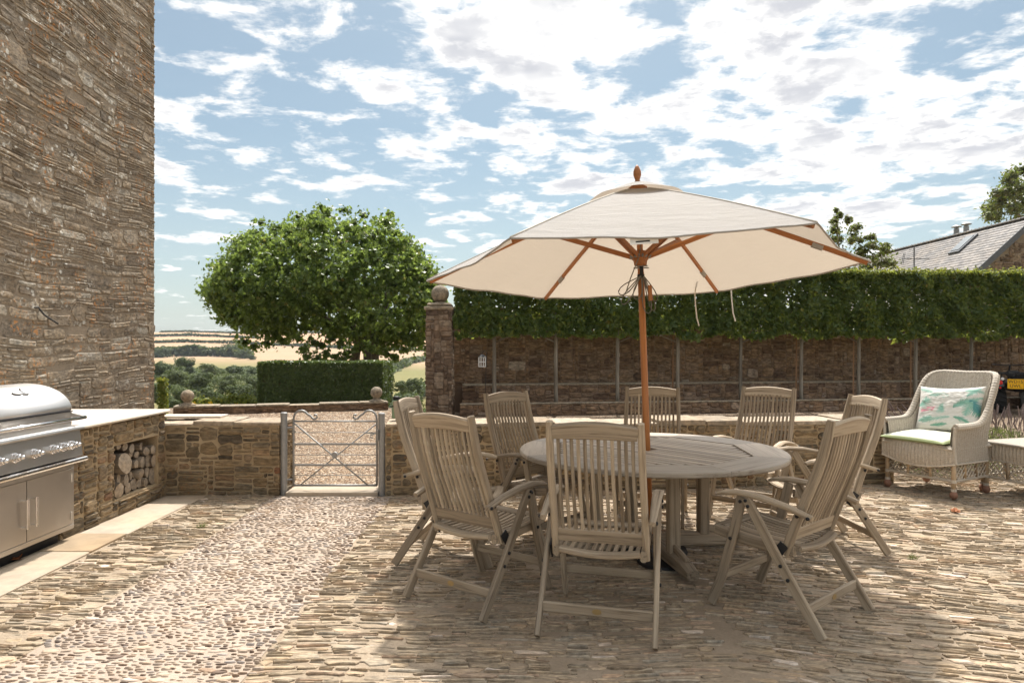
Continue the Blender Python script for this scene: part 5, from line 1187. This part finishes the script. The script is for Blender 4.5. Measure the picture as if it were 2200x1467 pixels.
# --- logs in the niche (positions read off the photograph, in niche y / z, radius)
b_ = None; crop = lambda x, y: (x/3.3333, 780+y/3.3333)
LOGS = [((855, 930), 52, 'bottom'), ((915, 905), 38, 'bottom'), ((958, 888), 46, 'bottom'), ((1002, 872), 38, 'bottom'), ((1045, 858), 33, 'bottom'), ((1096, 815), 58, 'bottom'),
        ((850, 830), 40, 'second'), ((905, 835), 40, 'second'), ((938, 805), 30, 'second'), ((973, 795), 34, 'second'), ((1013, 792), 38, 'second'), ((1053, 780), 38, 'second'),
        ((898, 715), 80, 'third'), ((977, 722), 32, 'third'), ((1020, 710), 40, 'third'), ((1060, 698), 46, 'third'), ((1103, 698), 42, 'third'),
        ((895, 600), 30, 'top'), ((945, 612), 34, 'top'), ((980, 655), 28, 'top'), ((1048, 630), 34, 'top'), ((1010, 595), 26, 'top'), ((1098, 620), 30, 'top'), ((850, 590), 28, 'top'), ((935, 655), 26, 'top')]
cnt = {}
M['logend'] = stone('log_end_grain', [(0, (.30, .245, .185)), (1, (.40, .335, .26))], blotch=.35, nscale=28, bstr=.8, bdist=.006)
for ((cx, cy), r_, row) in LOGS:
    u, v = crop(cx, cy); xf = GX-.01-random.uniform(0, .06) if r_ < 75 else GX+.0; Y = xf*F/(u-1100); z = EYE-(v-HV)/F*Y; rad = r_/3.3333/F*Y*.98; z = max(z, NZ0+rad+.002)
    cnt[row] = cnt.get(row, 0)+1; lb = 'thick large log in the middle left of the niche' if r_ > 75 else f'small weathered log, {ORD[cnt[row]-1]} from the left in the {row} row of the niche'
    t = thing('log', lb, 'log', (xf, Y, z), 0, 'stacked logs in the niche'); n = 12; ph = random.random()*6; ell = [1+.10*math.sin(2*a+ph)+.05*math.sin(3*a+ph*2) for a in [2*math.pi*i/n for i in range(n)]]
    tz, ty = random.uniform(-.03, .03), random.uniform(-.05, .05); b_ = MB(); sec = [(math.cos(2*math.pi*i/n)*rad*ell[i], math.sin(2*math.pi*i/n)*rad*ell[i]) for i in range(n)]
    b_.sweep([(0, 0, 0), (-.15, ty*.5, tz*.5), (-.36, ty, max(tz, 0))], sec, cap=False); b_.build('bark', M['bark'], t, smooth=True)
    b2 = MB(); vs = [Vector((.001+random.uniform(-.006, .003), -x*.985, y*.985)) if False else Vector((random.uniform(-.004, .004), 0, 0))+Vector(b_.v[i])*1. for i, (x, y) in enumerate(sec)]; vs.append(Vector((.006, 0, 0))); b2.add(vs, [(i, (i+1) % n, n) for i in range(n)], None, random.random()); b2.build('cut_end', M['logend'], t)

# --- wicker chair, ottoman, cushions
def wick_shell(t, fn, Lw, Hh, nm='weave', cols=None, rows=None, amp=.0035, closed=False, nrmf=None):
    """fn(a,b)->(point, normal): a along, b up; real ribs and over-under weave"""
    nu = cols or int(Lw/.0105); nv = rows or int(Hh/.0125); b_ = MB(); vs = []; gs = []; fs = []
    for j in range(nv+1):
        for i in range(nu+1):
            p_, n_ = fn(i/nu, j/nv); d_ = amp*math.cos(i*math.pi*2/3.3)+.0018*((i+j) % 2)
            vs.append(Vector(p_)+Vector(n_)*d_); gs.append((j*.9, i*.02, .0))
    for j in range(nv):
        for i in range(nu): a = j*(nu+1)+i; fs.append((a, a+1, a+nu+2, a+nu+1))
    b_.add(vs, fs, gs); return b_.build(nm, M['wicker'], t, smooth=False)
def braid(t, P, r_, nm='rolled_edge'):
    pts = [Vector(p_) for p_ in P]; Q = []
    for a, c in zip(pts[:-1], pts[1:]):
        n = max(1, int((c-a).length/.014)); Q += [a.lerp(c, k/n) for k in range(n)]
    Q.append(pts[-1]); b_ = MB(); b_.tube(Q, r_, 9, radii=[r_*(1+.12*(i % 2)) for i in range(len(Q))]); return b_.build(nm, M['wicker'], t)
def lattice(t, A, B, zt_f, zb, nx=None):
    """crossed canes between two posts"""
    A, B = Vector(A), Vector(B); L = (B-A).length; n = nx or max(2, int(L/.115)); b_ = MB(); du_ = (B-A)/n; nr = Vector((0, 0, 1)).cross(B-A).normalized()*.004
    for k in range(-1, n+1):
        for sg in (0, 1):
            for off in (0., .5):
                k0, k1 = (k+off, k+off+1.35) if sg == 0 else (k+off+1.35, k+off); f0, f1 = 0., 1.
                if min(k0, k1) < 0:
                    f_ = -min(k0, k1)/1.35
                    if sg == 0: f0 = f_; k0 = 0
                    else: f1 = 1-f_; k1 = 0
                if max(k0, k1) > n:
                    f_ = (max(k0, k1)-n)/1.35
                    if sg == 0: f1 = 1-f_; k1 = n
                    else: f0 = f_; k0 = n
                if f1-f0 < .12: continue
                p0, p1 = A+du_*k0, A+du_*k1; z0 = zb+(zt_f((k0/n))-zb)*f0; z1 = zb+(zt_f((k1/n))-zb)*f1; s_ = nr if sg else -nr
                b_.tube([Vector((p0.x, p0.y, z0))+s_, Vector((p1.x, p1.y, z1))+s_], .0055, 5)
    return b_.build('lattice', M['wicker'], t, kind='stuff')
def wicker_leg(t, p_, ztop):
    b_ = MB(); x, y = p_; b_.tube([(x, y, .055), (x, y, ztop)], .021, 10); lg = b_.build('leg', M['cane'], t, smooth=True)
    b_ = MB(); b_.lathe([(.012, .0), (.028, .012), (.036, .035), (.034, .055), (.026, .062), (.026, .075)], (x, y, 0), 12); b_.build('foot', M['foot'], lg, smooth=True)
    b_ = MB(); b_.tube([(x, y, .066), (x, y, .10)], .0245, 10); b_.build('binding', M['wicker'], lg); b_ = MB(); b_.tube([(x, y, .155), (x, y, .185)], .0245, 10); b_.build('binding', M['wicker'], lg)
def wicker_chair():
    t = thing('wicker_armchair', 'bleached wicker armchair with a curved back at the right', 'armchair', (4.02, 6.76, .012), R(-64))
    # local: x across (right as seen), y backwards, front feet at y=0
    hw_, dp = .37, .70; zb = .335; za = .685; zk = 1.17
    # plan outline from left arm front round the back to right arm front
    def plan(a):
        Lf, Lb = dp-.22, 2*hw_-.36; q = math.pi*.5*.20; tot = 2*Lf+2*q*1.15+Lb
        s = a*tot
        if s < Lf: return Vector((-hw_, s, 0)), Vector((-1, 0, 0))
        s -= Lf; qa = q*1.15
        if s < qa: g = s/qa*math.pi/2; return Vector((-hw_+.18*(1-math.cos(g)), Lf+.20*math.sin(g), 0)), Vector((-math.cos(g), math.sin(g), 0))
        s -= qa
        if s < Lb: return Vector((-hw_+.18+s, Lf+.20, 0)), Vector((0, 1, 0))
        s -= Lb
        if s < qa: g = math.pi/2*(1-s/qa); return Vector((hw_-.18*(1-math.cos(g)), Lf+.20*math.sin(g), 0)), Vector((math.cos(g), math.sin(g), 0))
        s -= qa; return Vector((hw_, Lf-s, 0)), Vector((1, 0, 0))
    def ztop(a):
        s = min(a, 1-a)*2            # 0 at arm fronts .. 1 at middle of back
        return za+.0*s+(zk-za)*(1/(1+math.exp(-(s-.50)*22)))-.03*max(0, (s-.8))
    lean = lambda z: max(0, z-.60)*.22
    def shell(a, b_):
        p_, n_ = plan(a); zt_ = ztop(a); z = zb+(zt_-zb)*b_; s = min(a, 1-a)*2
        fl = .05*math.sin(math.pi*min(1, max(0, (z-.3)/.42)))*(-.4); p_ = p_+n_*fl; p_.y += lean(z)*(1/(1+math.exp(-(s-.45)*16)))
        return Vector((p_.x, p_.y, z)), n_
    wick_shell(t, shell, 2.0, .6, 'shell')
    P = [shell(a/60, 1.)[0] for a in range(61)]; braid(t, P, .030)
    for e in (0., 1.): P = [shell(e, b_/6)[0] for b_ in range(7)]; braid(t, P, .014, 'arm_edge')
    # inner lining of back so that it has thickness
    wick_shell(t, lambda a, b_: (shell(a, .30+.70*b_)[0]-shell(a, b_)[1]*.04, -shell(a, b_)[1]), 1.9, .5, 'lining')
    # bowed front apron with drooping hem
    def apron(a, b_):
        x = -hw_+2*hw_*a; bow = math.sin(math.pi*a); zlo = zb-.055*bow+.0; zhi = .50; y = -.02-.045*bow*math.sin(math.pi*(.25+.6*b_)); return Vector((x, y, zlo+(zhi-zlo)*b_)), Vector((0, -1, 0))
    wick_shell(t, apron, .74, .18, 'apron'); braid(t, [apron(i/16, 0.)[0] for i in range(17)], .009, 'apron_hem')
    b_ = MB(); b_.box((0, dp/2-.05, .475), (2*hw_-.04, dp-.02, .05), bev=.02); b_.build('seat', M['wicker'], t)
    for sx in (-1, 1): braid(t, [(sx*hw_, 0, zb), (sx*hw_, dp-.2, zb)], .009, 'side_hem')
    for (x, y) in ((-.335, .02), (.335, .02), (-.30, .60), (.30, .60)): wicker_leg(t, (x, y), zb+.12)
    for A, B in (((-.335, .02, .17), (.335, .02, .17)), ((-.335, .02, .17), (-.30, .60, .17)), ((.335, .02, .17), (.30, .60, .17)), ((-.30, .60, .17), (.30, .60, .17))):
        braid(t, [A, B], .013, 'stretcher')
        lattice(t, A, B, (lambda f_: zb-.055*math.sin(math.pi*f_)) if A[1] == B[1] == .02 else (lambda f_: zb), .18)
        for f_ in (.33, .67): p_ = Vector(A).lerp(Vector(B), f_); b_ = MB(); b_.tube([(p_.x, p_.y, .18), (p_.x, p_.y, zb)], .015, 8); b_.build('spindle', M['cane'], t, smooth=True)
    return t
wc = wicker_chair()
def ottoman():
    t = thing('wicker_ottoman', 'low square bleached wicker ottoman at the right edge', 'ottoman', (4.70, 6.84, .012), R(17.5)); e = .72; w_ = 1.05
    # corner at origin, extends +x and -y
    zb, zt = .33, .50; cn = [(0, 0), (w_, 0), (w_, -e), (0, -e)]
    for i in range(4):
        A, B = Vector((*cn[i], 0)), Vector((*cn[(i+1) % 4], 0)); n_ = Vector((0, 0, 1)).cross(B-A).normalized(); 
        wick_shell(t, lambda a, b_: (A.lerp(B, a)+n_*(.012*math.sin(math.pi*b_))+Vector((0, 0, zb+(zt-zb)*b_)), n_), (B-A).length, zt-zb, 'side')
        braid(t, [A+Vector((0, 0, zb)), B+Vector((0, 0, zb))], .009, 'hem'); braid(t, [A+Vector((0, 0, .16)), B+Vector((0, 0, .16))], .013, 'stretcher'); lattice(t, A, B, lambda f_: zb, .17)
        for f_ in (.3, .62): p_ = A.lerp(B, f_); b_ = MB(); b_.tube([(p_.x, p_.y, .17), (p_.x, p_.y, zb)], .018, 8); b_.build('spindle', M['cane'], t, smooth=True)
        wicker_leg(t, (cn[i][0]*.97+.012, cn[i][1]*.97-.01), zb+.1)
    wick_shell(t, lambda a, b_: (Vector((-.02+(w_+.04)*a, .02-(e+.04)*b_, zt+.004)), Vector((0, 0, 1))), w_, e, 'top', amp=.0015)
    P = [(-.02, .02, zt), (w_+.02, .02, zt), (w_+.02, -e-.02, zt), (-.02, -e-.02, zt), (-.02, .02, zt)]; braid(t, P, .009, 'top_edge')
ottoman()
def strokes_paint(A, B, strokes, base):
    col = np.tile(np.array([*base, 1.]), (len(A), 1))
    for (x0, y0, x1, y1, wd, c, op) in strokes:
        dx_, dy_ = x1-x0, y1-y0; L2 = dx_*dx_+dy_*dy_+1e-9; tt = np.clip(((A-x0)*dx_+(B-y0)*dy_)/L2, 0, 1); d_ = np.hypot(A-x0-tt*dx_, B-y0-tt*dy_)
        k = np.clip(1.3-d_/(wd*(1-.75*tt)+1e-6), 0, 1)*op; col[:, :3] = col[:, :3]*(1-k[:, None])+np.array(c)[None]*k[:, None]
    return col
def frond(S, x, y, ang, L, wd, c, op, curve=.5, n=22):
    px_, py_ = x, y; a = ang
    for i in range(n):
        a += curve/n; nx, ny = px_+math.cos(a)*L/n, py_+math.sin(a)*L/n; S.append((px_, py_, nx, ny, .018, c, min(1, op*1.2))); f_ = i/n
        for sg in (-1, 1):
            l = wd*(.35+.65*math.sin(math.pi*min(1, f_+.12)))*random.uniform(.7, 1.1); g = a+sg*random.uniform(.6, .95); S.append((px_, py_, px_+math.cos(g)*l, py_+math.sin(g)*l, .024, c, min(1, op*random.uniform(.7, 1.3))))
        px_, py_ = nx, ny
M['print'] = vcol('printed_cotton')
def pillow(name, label, w_, h_, th, col_fn, loc, mat3, par=None, nx=210, ny=150, sag=0., cat='cushion', pinch=.10):
    U, V_ = np.meshgrid(np.linspace(-1, 1, nx), np.linspace(-1, 1, ny)); ed = (1-np.abs(U)**3.2)*(1-np.abs(V_)**3.2); tz = th*np.clip(ed, 0, 1)**.45
    x = U*w_/2*(1-pinch*(1-V_**2)*np.abs(U)**3*.55); y = V_*h_/2*(1-pinch*(1-U**2)*np.abs(V_)**3*.75)
    wr = np.array([[mnoise.noise(Vector((a*3, b_*5, 4.)))+.5*mnoise.noise(Vector((a*9, b_*13, 1.))) for a in np.linspace(-1, 1, nx)] for b_ in np.linspace(-1, 1, ny)])*.0045*np.clip(ed*2, 0, 1)
    top = np.stack([x, y, tz/2+wr-sag*(U**2)], 2).reshape(-1, 3); bot = np.stack([x, y, -tz/2*.8-sag*(U**2)], 2).reshape(-1, 3)
    i = np.arange(nx-1)[None]+np.arange(ny-1)[:, None]*nx; q = np.stack([i, i+1, i+nx+1, i+nx], 2).reshape(-1, 4); n = nx*ny
    Fc = np.concatenate([q, q[:, ::-1]+n]); col = col_fn(U.ravel(), V_.ravel()); me = mesh_np(name, np.concatenate([top, bot]), Fc, M['print'], col=np.concatenate([col, col if name == 'seat_cushion' else col]), smooth=True)
    o = bpy.data.objects.new(name, me); o.matrix_world = Matrix.Translation(loc) @ mat3.to_4x4(); put(o, None, label, cat); return o
G1, G2, G3, PK, BR = (.13, .36, .27), (.27, .50, .41), (.10, .29, .30), (.75, .13, .25), (.22, .17, .12)
S_ = []
random.seed(21)
for a in ((-.95, .1, .3, .5, .3, G2, .7, .6), (-.55, .55, .2, .6, .22, G2, .5, -.5), (.25, .05, .9, .75, .24, G1, .75, -.9), (.28, .1, .35, .85, .22, G2, .7, .3), (.75, .35, -1.3, .7, .3, G1, .8, .4), (.7, .35, -.6, .55, .3, G3, .7, -.7), (.78, .3, -2.0, .6, .26, G2, .7, .3), (.15, -.35, 3.3, .9, .16, G2, .6, .3), (.3, -.35, -.2, .5, .16, G1, .6, -.5), (-.85, -.55, .2, .5, .2, G2, .7, .3), (-.4, -.75, .1, .5, .15, G1, .6, .2), (.35, -.75, .2, .6, .14, G1, .7, .2), (.5, .8, 0., .5, .2, G2, .5, -.3), (-.95, .85, -.2, .5, .2, G2, .4, -.2), (.9, .9, -2.4, .5, .16, G2, .6, .3), (-.1, .85, 3.0, .4, .12, G2, .5, .2)): frond(S_, *a[:3], a[3], a[4], a[5], a[6], a[7])
for k in range(26): g = k/26*6.28; S_.append((-.12+.20*math.cos(g), .18+.36*math.sin(g), -.12+.24*math.cos(g), .18+.44*math.sin(g), .05, (.78, .76, .71), .8))
for k in range(20): S_.append((-.14+random.uniform(-.1, .1), random.uniform(-.2, .05), -.12+random.uniform(-.06, .06), random.uniform(.0, .2), .06, G2, .35))
S_ += [(-.75, .25, -.35, .05, .02, BR, .7), (-.85, -.05, .1, -.15, .018, BR, .7), (-.55, .0, -.35, .02, .05, PK, .7), (-.75, -.12, -.5, -.1, .07, PK, .7), (-.4, -.08, -.3, .08, .05, PK, .6), (-.95, .0, -.9, .02, .05, PK, .5), (-.14, .15, -.02, .22, .03, G1, .7), (-.16, .28, -.12, .3, .025, BR, .6)]
rotc = Matrix.Rotation(R(-64), 3, 'Z')
def cw(x, y, z): return Vector(wc.location)+rotc@Vector((x, y, z))
face = rotc @ Matrix(((1, 0, 0), (0, .30, -.954), (0, .954, .30)))
pillow('cushion', 'white rectangular cushion with green palm leaf print on the wicker armchair', .66, .50, .15, lambda a, b_: strokes_paint(a, b_, S_, (.70, .68, .63)), cw(.0, .50, .80), face @ Matrix.Rotation(R(3), 3, 'Z'), pinch=.16)
S2 = []
for k in range(34): x, y = random.uniform(-1, 1), random.uniform(-1, .9); S2.append((x, y, x+random.uniform(-.25, .25), y+random.uniform(-.15, .15), random.uniform(.02, .06), random.choice((G2, (.35, .45, .22), (.16, .18, .10))), random.uniform(.25, .6)))
def seatcol(a, b_):
    c = strokes_paint(a, b_, S2, (.53, .53, .43)); e = np.clip((np.maximum(np.abs(a), np.abs(b_))-.90)/.06, 0, 1)[:, None]; c[:, :3] = c[:, :3]*(1-e)+np.array([.26, .30, .15])*e; return c
pillow('seat_cushion', 'flat pale green seat cushion on the wicker armchair', .66, .60, .10, seatcol, cw(-.03, .22, .535), rotc @ Matrix.Rotation(R(2), 3, 'X'), pinch=.05, nx=70, ny=60)

# --- flask on the low wall
fp = px(852, 893, 7.02); fl = thing('flask', 'sage green insulated bottle with black cap standing on the low wall', 'bottle', (fp.x, 7.0, .725)); b_ = MB()
b_.lathe([(.044, 0), (.046, .006), (.046, .165), (.040, .18), (.030, .186)], n=24); b_.build('body', M['flask'], fl, smooth=False); b_ = MB(); b_.lathe([(.030, .186), (.032, .19), (.032, .222), (.026, .226)], n=20); cpq = b_.build('cap', M['black'], fl)
b_ = MB(); b_.bar([(.034, -.02, .215), (.045, -.03, .19), (.038, -.036, .165), (.0, -.05, .135), (-.04, -.045, .12)], .012, .005, up=(0, 1, 0)); b_.build('carry_strap', M['black'], cpq)
# --- lantern on a hook
X, Y = hx(1041, .25); lt = thing('lantern', 'small white house shaped lantern hanging from an iron hook', 'lantern', (px(1036, 790, Y).x, Y, px(1036, 788, Y).z)); b_ = MB(); w_ = .155; h_ = .20
b_.box((0, 0, .006), (w_, w_, .012)); b_.box((0, 0, h_*.52), (w_*.98, w_*.98, .014)); b_.box((0, 0, h_), (w_, w_, .012))
for sx in (-1, 1):
    for sy in (-1, 1): b_.box((sx*(w_/2-.008), sy*(w_/2-.008), h_/2), (.016, .016, h_-.012))
for f_ in (-.5, .5):
    for sy in (-1, 1): b_.box((f_*w_*.33, sy*(w_/2-.006), h_/2), (.012, .008, h_-.016)); b_.box((sy*(w_/2-.006), f_*w_*.33, h_/2), (.008, .012, h_-.016))
b_.build('frame', M['white'], lt)
b_ = MB(); b_.add([(-w_*.56, -w_*.56, h_+.006), (w_*.56, -w_*.56, h_+.006), (w_*.56, w_*.56, h_+.006), (-w_*.56, w_*.56, h_+.006), (-.02, -.02, h_+.065), (.02, -.02, h_+.065), (.02, .02, h_+.065), (-.02, .02, h_+.065)], [(3, 2, 1, 0), (0, 1, 5, 4), (1, 2, 6, 5), (2, 3, 7, 6), (3, 0, 4, 7), (4, 5, 6, 7)]); b_.build('roof', M['lead'], lt)
b_ = MB(); b_.tube([(.045*math.cos(R(a)), 0, h_+.06+.075*math.sin(R(a))) for a in range(0, 181, 20)], .004, 5); b_.build('ring', M['iron'], lt)
hk = thing('lantern_hook', 'thin black iron shepherd hook stuck in the raised bed', 'hook', (lt.location.x+.075, Y, .2)); b_ = MB(); zt = lt.location.z+h_+.13-.2
b_.tube([(-.02, 0, -.05), (0, 0, zt*.5), (.015, 0, zt-.06)]+[(.015-.045+.045*math.cos(R(a)), 0, zt-.05+.045*math.sin(R(a))) for a in range(0, 181, 30)]+[(-.075, 0, zt-.075)], .007, 6); b_.build('rod', M['iron'], hk, smooth=True)

# --- quad bike at the right edge
def quad():
    t = thing('quad_bike', 'black quad bike with a yellow number plate parked at the right edge', 'quad bike', (10.98, 14.75, 0), R(-24)); B = M['black']
    def wheel(x, y, r_, w_):
        b_ = MB(); b_.lathe([(r_*.55, -w_/2), (r_*.86, -w_/2), (r_*.97, -w_*.36), (r_, -w_*.2), (r_, w_*.2), (r_*.97, w_*.36), (r_*.86, w_/2), (r_*.55, w_/2)], (x, y, r_), 24, axis=(1, 0, 0)); ty = b_.build('wheel', M['rubber'], t)
        b_ = MB()
        for k in range(18):
            g = 2*math.pi*k/18
            for sx in (-1, 1): b_.bar([(x+sx*w_*.05, y+math.cos(g)*r_*1.01, r_+math.sin(g)*r_*1.01), (x+sx*w_*.46, y+math.cos(g+.14)*r_*.97, r_+math.sin(g+.14)*r_*.97)], .035, .03, up=(0, math.cos(g), math.sin(g)))
        b_.build('tread', M['rubber'], ty); b_ = MB(); b_.lathe([(r_*.15, -w_*.3), (r_*.5, -w_*.42), (r_*.54, -w_*.46), (r_*.54, w_*.46), (r_*.15, w_*.3)], (x, y, r_), 16, axis=(1, 0, 0)); b_.build('rim', M['galv'], ty)
    for x in (-.42, .42): wheel(x, .0, .29, .26)
    for x in (-.42, .42): wheel(x, 1.22, .29, .22)
    for sx in (-1, 1):
        b_ = MB(); b_.bar([(sx*.40, -.36, .58), (sx*.42, -.22, .66), (sx*.42, .05, .70), (sx*.40, .32, .62)], .30, .04); b_.build('rear_fender', B, t)
        b_ = MB(); b_.bar([(sx*.40, .90, .62), (sx*.42, 1.15, .70), (sx*.40, 1.5, .62)], .28, .04); b_.build('front_fender', B, t)
        b_ = MB(); b_.lathe([(.02, 0), (.045, .012), (.045, .03), (.03, .04)], (sx*.44, -.385, .68), 14, axis=(0, -1, 0)); b_.build('tail_light', M['red'], t); b_ = MB(); b_.lathe([(.03, 0), (.032, .02), (.02, .028)], (sx*.40, -.385, .76), 12, axis=(0, -1, 0)); b_.build('indicator', M['white'], t)
        b_ = MB(); b_.lathe([(.02, 0), (.02, .01)], (sx*.44, -.40, .57), 10, axis=(0, -1, 0)); b_.build('reflector', M['red'], t)
    b_ = MB(); b_.box((0, .55, .58), (.36, 1.5, .22), bev=.06); b_.box((0, -.10, .66), (.7, .5, .10), bev=.03); b_.build('body', B, t)
    b_ = MB(); b_.bar([(0, -.10, .78), (0, .35, .80), (0, .62, .84)], .30, .14, c=.4); b_.build('seat', M['rubber'], t)
    b_ = MB(); b_.tube([(-.52, -.42, .87), (.52, -.42, .87), (.52, .12, .88), (-.52, .12, .88)], .014, 6, closed=True)
    for k in range(5): b_.tube([(-.35+.175*k, -.42, .872), (-.35+.175*k, .12, .882)], .010, 6)
    for sx in (-1, 1): b_.tube([(sx*.35, -.1, .70), (sx*.35, -.1, .875)], .012, 6)
    b_.build('rear_rack', B, t); b_ = MB(); b_.tube([(-.36, .78, 1.04), (-.1, .86, 1.02), (.1, .86, 1.02), (.36, .78, 1.04)], .014, 6); b_.tube([(0, .86, 1.02), (0, 1.0, .7)], .02, 6); b_.build('handlebar', B, t)
    b_ = MB(); b_.box((-.17, -.40, .655), (.285, .008, .205), bev=.003); pl = b_.build('number_plate', M['yellow'], t)
    for txt, z in (('WD15', .672), ('UWL', .580)):
        cu = bpy.data.curves.new('plate_text', 'FONT'); cu.body = txt; cu.size = .095; cu.align_x = 'CENTER'; cu.extrude = .001; cu.space_character = 1.05; tmp = bpy.data.objects.new('tmp_text', cu); COL.objects.link(tmp); bpy.context.view_layer.update()
        me = bpy.data.meshes.new_from_object(tmp.evaluated_get(bpy.context.evaluated_depsgraph_get())); bpy.data.objects.remove(tmp); me.materials.clear(); me.materials.append(M['bolt']); o = bpy.data.objects.new('plate_lettering', me); o.rotation_euler = (R(90), 0, 0); o.location = (-.17, -.4055, z); o.scale = (.95, 1, 1); put(o, pl)
quad()
# ================================================================== summer haze over the valley
hz = MB(); hz.box((-50, 590, 8), (1500, 1230, 72)); hm = bpy.data.materials.new('haze_air'); hm.use_nodes = True; hnt = hm.node_tree; hnt.nodes.clear()
ho = nd(hnt, 'ShaderNodeOutputMaterial'); hv = nd(hnt, 'ShaderNodeVolumePrincipled'); hv.inputs['Color'].default_value = (.80, .88, .97, 1); hv.inputs['Density'].default_value = .00012; hv.inputs['Anisotropy'].default_value = .2
link(hnt, hv.outputs[0], ho.inputs['Volume']); hz.build('haze', hm, None, label='thin pale summer haze over the far fields', cat='haze', kind='stuff')
